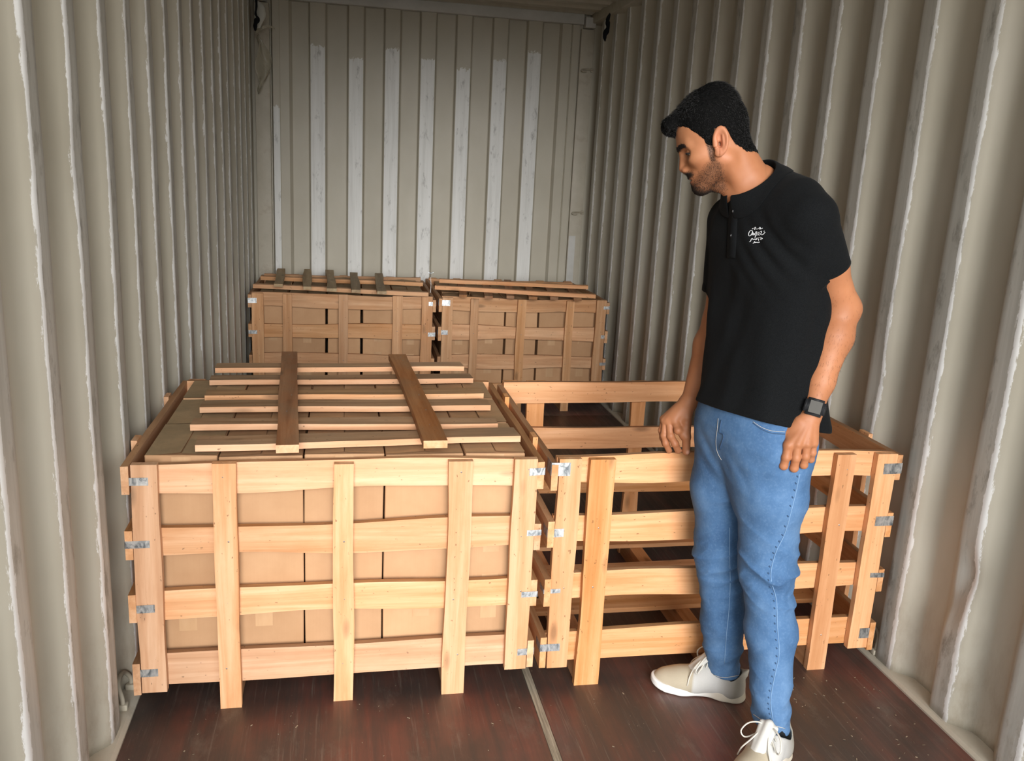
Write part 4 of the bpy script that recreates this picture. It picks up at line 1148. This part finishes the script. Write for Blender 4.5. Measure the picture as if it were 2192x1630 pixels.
# hair, brows, beard
t = NT('black_hair', .42, .5); hn = t.noise(t.coord((260, 260, 260)), 1, 2); t.color(t.ramp(hn, [(.3, (.003, .003, .0035)), (.7, (.008, .0078, .008))])); M['hair'] = t.m
V, Q = surf(sdf_hair, (.16, 1.98, 1.52), (.50, 2.22, 1.82), .0020, 1.8)
t = NT('hair_base', .8, .05); t.color((.003, .003, .003)); M['hairbase'] = t.m
hair = np_obj('hair', V-BASE, Q, M['hairbase'], person); hair['label'] = 'short black hair with a swept-up front'
rs = np.random.RandomState(11)
def strands(V, Q, n, wfn, dirfn, lfn, rad, rs):
    T = np.concatenate([Q[:, [0, 1, 2]], Q[:, [0, 2, 3]]]); a, b, c_ = V[T[:, 0]], V[T[:, 1]], V[T[:, 2]]
    cr = np.cross(b-a, c_-a); ar = np.linalg.norm(cr, axis=1)+1e-12; nn = cr/ar[:, None]
    ctr = (a+b+c_)/3; w = ar*wfn(ctr, nn); w = w/w.sum()
    k = rs.choice(len(T), n, p=w); u = rs.rand(n, 2); fl = u.sum(1) > 1; u[fl] = 1-u[fl]
    p = a[k]+(b-a)[k]*u[:, :1]+(c_-a)[k]*u[:, 1:]; N = nn[k]
    D = dirfn(p, N, rs); D /= np.linalg.norm(D, axis=1)[:, None]+1e-9
    L = lfn(p, rs)
    s = np.cross(D, rs.randn(n, 3)); s /= np.linalg.norm(s, axis=1)[:, None]+1e-9; q = np.cross(D, s)
    mid = p+D*(L*.55)[:, None]; tip = p+D*L[:, None]-N*(L*.22)[:, None]
    p0 = p-N*.0006
    ring = []
    for th in (0, 2.094, 4.189): ring.append((s*math.cos(th)+q*math.sin(th))*rad)
    VS = np.stack([p0+ring[0], p0+ring[1], p0+ring[2], mid+ring[0]*.75, mid+ring[1]*.75, mid+ring[2]*.75, tip, tip], 1)[:, :7]
    base = (np.arange(n)*7)[:, None]
    F = np.array([(0, 1, 4), (0, 4, 3), (1, 2, 5), (1, 5, 4), (2, 0, 3), (2, 3, 5), (3, 4, 6), (4, 5, 6), (5, 3, 6)])
    FF = (base[:, :, None]+F[None]).reshape(-1, 3)
    return VS.reshape(-1, 3), FF
def hdir(p, N, rs):
    h = toH(p); x, z = h[:, 0], h[:, 2]
    topw = sstep(z, .07, .11)[:, None]
    comb = np.where((x > .02)[:, None], HF*.75-HU*.35, -HF*.45-HU*.55)*topw + (-HF*.35-HU*.85)*(1-topw)
    return N*(.18+.22*topw)+comb*.8+rs.randn(len(p), 3)*.16
SV, SF = strands(V, Q, 17000, lambda c_, n_: np.ones(len(c_)), hdir, lambda p, r: .003+.006*r.rand(len(p))*(.35+sstep(toH(p)[:, 2], .05, .11)), .00030, rs)
np_obj('hair_strands', SV-BASE, SF, M['hair'], hair)['kind'] = 'stuff'
HV, HQ = pieces[0]
def bw(c_, n_):
    h = toH(c_); g, m_, k_ = beard_mask(h[:, 0], np.abs(h[:, 1]), h[:, 2])
    lp = np.exp(-(((h[:, 0]-.088)/.012)**2+(h[:, 1]/.018)**2+((h[:, 2]+.0665)/.008)**2))
    return np.clip(g*4+m_*4+k_*.85, 0, 5)*(1-.9*lp)
def bdir(p, N, rs): return N*.55-HU*.75+HF*.12+rs.randn(len(p), 3)*.3
t = NT('dark_beard', .5, .3); t.color((.022, .014, .010)); M['beard'] = t.m
SV, SF = strands(HV, HQ, 8500, bw, bdir, lambda p, r: .0018+.0028*r.rand(len(p))*np.clip(bw(p, None), .35, 1.6), .00024, rs)
bo = np_obj('beard', SV-BASE, SF, M['beard'], person); bo['label'] = 'short dark beard and moustache'; bo['kind'] = 'stuff'
def brw(c_, n_):
    h = toH(c_); a_ = np.abs(h[:, 1])
    return np.exp(-((h[:, 2]-(.0135+.22*(a_-.010)-.48*np.maximum(a_-.038, 0)))/.0052)**4)*sstep(a_, .005, .010)*sstep(a_, .055, .045)*(h[:, 0] > .05)+1e-9*(h[:, 0] > .07)
SV, SF = strands(HV, HQ, 900, brw, lambda p, N, r: N*.5+HL*np.sign(toH(p)[:, 1])[:, None]*.8+HU*.25+r.randn(len(p), 3)*.2, lambda p, r: .004+.004*r.rand(len(p)), .00035, rs)
eb_ = np_obj('eyebrows', SV-BASE, SF, M['hair'], person); eb_['kind'] = 'stuff'
def armw(c_, n_): return np.exp(-((c_[:, 2]-1.12)/.10)**2)
AV, AQ = pieces[1]
SV, SF = strands(AV, AQ, 900, armw, lambda p, N, r: N*.35+A3(-.2, -.1, -.9)+r.randn(len(p), 3)*.25, lambda p, r: .006+.006*r.rand(len(p)), .00013, rs)
ah = np_obj('arm_hair', SV-BASE, SF, M['beard'], person); ah['kind'] = 'stuff'
def lw(c_, n_):
    h = toH(c_); sd = ell(np.stack([h[:, 0], np.abs(h[:, 1]), h[:, 2]], 1), (.0815, .0370, -.0045), (.014, .0150, .0042))
    return np.exp(-(sd/.0013)**2)*(h[:, 2] > -.004)*(h[:, 0] > .06)+1e-12
SV, SF = strands(HV, HQ, 160, lw, lambda p, N, r: N*.3+HF*.7+HL*np.sign(toH(p)[:, 1])[:, None]*.3-HU*.25+r.randn(len(p), 3)*.12, lambda p, r: .004+.003*r.rand(len(p)), .0003, rs)
np_obj('eyelashes', SV-BASE, SF, M['hair'], person)['kind'] = 'stuff'
# eyes
t = NT('eye', .12, .5); og = t.n('TexCoord').outputs['Object']; sx_ = t.n('SeparateXYZ'); t.set(sx_.inputs[0], og)
t.color(t.ramp(sx_.outputs[0], [(.0, (.60, .55, .50)), (.0100, (.60, .55, .50)), (.0104, (.06, .03, .015)), (.0118, (.05, .025, .012)), (.0119, (.004, .004, .004))])); M['eye'] = t.m
for s in (1, -1):
    bm = bmesh.new(); bmesh.ops.create_uvsphere(bm, u_segments=24, v_segments=16, radius=.0124)
    e_ = bm_obj('eye', bm, M['eye'], person, True)
    c_ = toW((.0700, s*.0320, -.0035))-BASE
    g = HF*.80+HL*s*.42-HU*.30; g = g/np.linalg.norm(g); l2 = HL-g*(HL@g); l2 = l2/np.linalg.norm(l2); u2 = np.cross(g, l2)
    e_.matrix_local = Matrix(((g[0], l2[0], u2[0], c_[0]), (g[1], l2[1], u2[1], c_[1]), (g[2], l2[2], u2[2], c_[2]), (0, 0, 0, 1)))

# wristwatch
wa = (ELL-WRL); wa = wa/np.linalg.norm(wa)
wc = WRL+wa*.006; tc = np.array(CAM)-wc; tc = tc-wa*(tc@wa); tc = tc/np.linalg.norm(tc)
tc = tc+.10*np.cross(wa, tc); tc /= np.linalg.norm(tc); ws = np.cross(tc, wa)
watch = empty('wristwatch', tuple(wc-BASE), 0, person); watch['label'] = 'black square wristwatch with a grey screen'
watch.matrix_local = Matrix(((ws[0], wa[0], tc[0], wc[0]-BASE[0]), (ws[1], wa[1], tc[1], wc[1]-BASE[1]), (ws[2], wa[2], tc[2], wc[2]-BASE[2]), (0, 0, 0, 1)))
t = NT('black_rubber', .6, .3); t.color((.012, .013, .015)); M['rubber'] = t.m
t = NT('grey_screen', .3, .15); t.color((.060, .057, .050)); M['screen'] = t.m
bm = bmesh.new(); v, f = box_vf(-.0262, .0245, -.0212, .0212, .026, .0375)
vs_ = [bm.verts.new(p) for p in v]
for q in f: bm.faces.new([vs_[i] for i in q])
bmesh.ops.bevel(bm, geom=[e for e in bm.edges if abs((e.verts[0].co-e.verts[1].co).z) > .005], offset=.006, segments=4, affect='EDGES')
bmesh.ops.bevel(bm, geom=[e for e in bm.edges if e.verts[0].co.z > .037 and e.verts[1].co.z > .037], offset=.0018, segments=2, affect='EDGES')
bm_obj('case', bm, M['rubber'], watch, True).data
box('screen', -.0165, .0125, -.0150, .0150, .0372, .0380, M['screen'], watch)
V, Fc = [], []
for k in range(36):
    th = 2*math.pi*k/36
    for (yy, rr) in ((-.0105, .0), (-.0105, .0028), (.0105, .0028), (.0105, .0)):
        V.append(((.0292+rr)*math.sin(th), yy, (.0272+rr)*math.cos(th)))
for k in range(36):
    k2 = (k+1) % 36
    for j in range(4): Fc.append((k*4+j, k2*4+j, k2*4+(j+1) % 4, k*4+(j+1) % 4))
bm = bmesh.new(); vv = [bm.verts.new(p) for p in V]
for q in Fc: bm.faces.new([vv[i] for i in q])
bm_obj('strap', bm, M['rubber'], watch, True)

# shoes
SO = [(.040, .0, .034), (.075, .0, .034), (.13, -.002, .033), (.195, .002, .045), (.238, .004, .040), (.252, .004, .034)]
def outline(P):
    d = None
    for (x0, y0, r0), (x1, y1, r1) in zip(SO[:-1], SO[1:]):
        a = np.array([x0, y0]); b = np.array([x1, y1]); pa = P[:, :2]-a; ba = b-a; t_ = np.clip(pa@ba/(ba@ba), 0, 1)
        q = np.sqrt(((pa-t_[:, None]*ba)**2).sum(1))-(r0+(r1-r0)*t_); d = q if d is None else smin(d, q, .012)
    return d
def sdf_sole(P):
    x, z = P[:, 0], P[:, 2]
    top = np.interp(x, [0, .05, .12, .18, .25, .29], [.037, .034, .026, .025, .028, .036])
    bot = np.where(x > .215, .9*(x-.215)**2*3.0, 0)+np.where(x < .03, 3.0*(.03-x)**2, 0)+.003*np.exp(-((x-.12)/.03)**2)
    flare = .004*sstep(z, .03, .0)*sstep(x, .10, .03)
    d = outline(P)-.0025-flare-.0010*np.sin(z*600)*0
    return smax(smax(d, z-top, .006), bot-z, .006)
def sdf_upper(P):
    x, y, z = P[:, 0], P[:, 1], P[:, 2]
    d = ell(P, (.205, .003, .026), (.076, .044, .040))
    d = smin(d, rc(P, (.185, .002, .032), (.118, 0, .062), .038, .038), .03)
    d = smin(d, rc(P, (.118, 0, .062), (.085, 0, .085), .037, .036), .02)
    d = smin(d, rc(P, (.045, 0, .030), (.042, 0, .080), .036, .031), .03)
    d = smin(d, rc(P, (.05, 0, .04), (.13, 0, .04), .036, .036), .03)
    tab = rc(P, (.012, 0, .085), (.004, 0, .108), .010, .006); d = smin(d, tab, .014)
    lim = np.interp(x, [-.02, .01, .05, .09, .115, .14], [.112, .098, .075, .094, .112, .13])
    d = smax(d, z-lim, .006)
    cav = rc(P, (.052, 0, .055), (.058, 0, .15), .030, .034); cav = smin(cav, rc(P, (.052, 0, .07), (.088, 0, .115), .028, .028), .02)
    d = smax(d, -cav, .004)
    d = np.maximum(d, .012-z)
    slot = np.maximum(np.abs(y)-.010, np.maximum(.098-x, x-.172)); inner = ell(P, (.14, 0, .03), (.07, .06, .062))
    return d
def sdf_tongue(P):
    d = rc(P, (.180, 0, .060), (.118, 0, .132), .012, .013)
    d2 = rc(P, (.180, .012, .058), (.119, .019, .129), .007, .008); d3 = rc(P, (.180, -.012, .058), (.119, -.019, .129), .007, .008)
    return smin(smin(d, d2, .01), d3, .01)
t = NT('grey_beige_mesh', .8, .2)
og = t.n('TexCoord').outputs['Object']; sx_ = t.n('SeparateXYZ'); t.set(sx_.inputs[0], og); X_, Z_ = sx_.outputs[0], sx_.outputs[2]
kn = t.noise(t.coord((500, 500, 500)), 1, 2, .5)
c = t.ramp(X_, [(.0, (.40, .37, .31)), (.035, (.27, .25, .21)), (.06, (.33, .32, .30)), (.09, (.50, .50, .49)), (.158, (.55, .55, .53)), (.164, (.44, .385, .29)), (.26, (.47, .41, .31))])
c = t.mix(t.math('MULTIPLY', kn, .3), c, t.mix(1.0, c, (.7, .68, .64), 'MULTIPLY'))
t.color(c); t.bump(kn, .4, .001); M['shoe'] = t.m
t = NT('white_rubber_sole', .55, .35); og = t.n('TexCoord').outputs['Object']; sx_ = t.n('SeparateXYZ'); t.set(sx_.inputs[0], og)
t.color(t.ramp(sx_.outputs[0], [(.0, (.42, .37, .28)), (.09, (.55, .50, .42)), (.14, (.76, .76, .74))])); M['sole'] = t.m
t = NT('pale_laces', .8); t.color((.58, .56, .50)); M['lace'] = t.m
t = NT('pale_tongue', .7); t.color((.56, .56, .53)); M['tongue'] = t.m
t = NT('black_sock', .9); t.color((.010, .012, .015)); M['sock'] = t.m
su, so_, st_ = surf(sdf_upper, (-.01, -.06, .005), (.295, .06, .14), .0026), surf(sdf_sole, (-.02, -.065, -.01), (.305, .07, .05), .0026), surf(sdf_tongue, (.07, -.045, .03), (.21, .045, .16), .0026)
up_me = np_obj('shoe', *su, M['shoe']); so_me = np_obj('sole', *so_, M['sole'], up_me); to_me = np_obj('tongue', *st_, M['tongue'], up_me)
lp = []
for k in range(5):
    x = .118+.014*k; z = .1050-.0092*k-.0006*k*k
    lp.append(tube_vf(smooth_pts([(x-.004, -.030, z-.006), (x, -.016, z+.006), (x+.002, 0, z+.0105), (x+.004, .016, z+.006), (x+.008, .030, z-.006)], 12), .0022, 6, .7))
for s in (-1, 1):
    lp.append(tube_vf(smooth_pts([(.120, 0, .119), (.128, s*.020, .132), (.142, s*.046, .124), (.156, s*.058, .100), (.150, s*.046, .084), (.134, s*.020, .104), (.122, 0, .117)], 26), .0026, 6, .8))
    lp.append(tube_vf(smooth_pts([(.120, 0, .118), (.138, s*.012, .116), (.160, s*.026, .092), (.172, s*.042, .066), (.176, s*.050, .040)], 20), .0024, 6, .8))
la_me = mesh_obj('laces', *join_vf(lp), M['lace'], up_me, True); la_me['kind'] = 'stuff'
n_me = mesh_obj('side_letter', *join_vf([tube_vf([(.128, s*.0395, .036), (.121, s*.0388, .060), (.112, s*.0378, .036), (.105, s*.0372, .060)], .0028, 6, .5) for s in (1,)]), M['sole'], up_me, True)
def place_shoe(root, heel, ang):
    ca, sa = math.cos(ang), math.sin(ang); l = A3(*heel, 0)-BASE
    root.parent = person
    root.matrix_local = Matrix(((ca, -sa, 0, l[0]), (sa, ca, 0, l[1]), (0, 0, 1, .0006), (0, 0, 0, 1)))
sh2 = up_me.copy(); COL.objects.link(sh2)
for ch in list(up_me.children):
    c2_ = ch.copy(); COL.objects.link(c2_); c2_.parent = sh2
place_shoe(up_me, (.628, 2.150), math.atan2(.42, -.90))
place_shoe(sh2, (.634, 1.918), math.atan2(-.57, -.82))
for (a, b) in ((A3(.578, 2.176, .055), A3(.566, 2.182, .16)), (A3(.586, 1.893, .058), A3(.580, 1.926, .17))):
    mesh_obj('sock', *tube_vf([tuple(a+(b-a)*s-BASE) for s in (0, .3, .6, 1)], [.030, .033, .035, .036], 18), M['sock'], person, True)
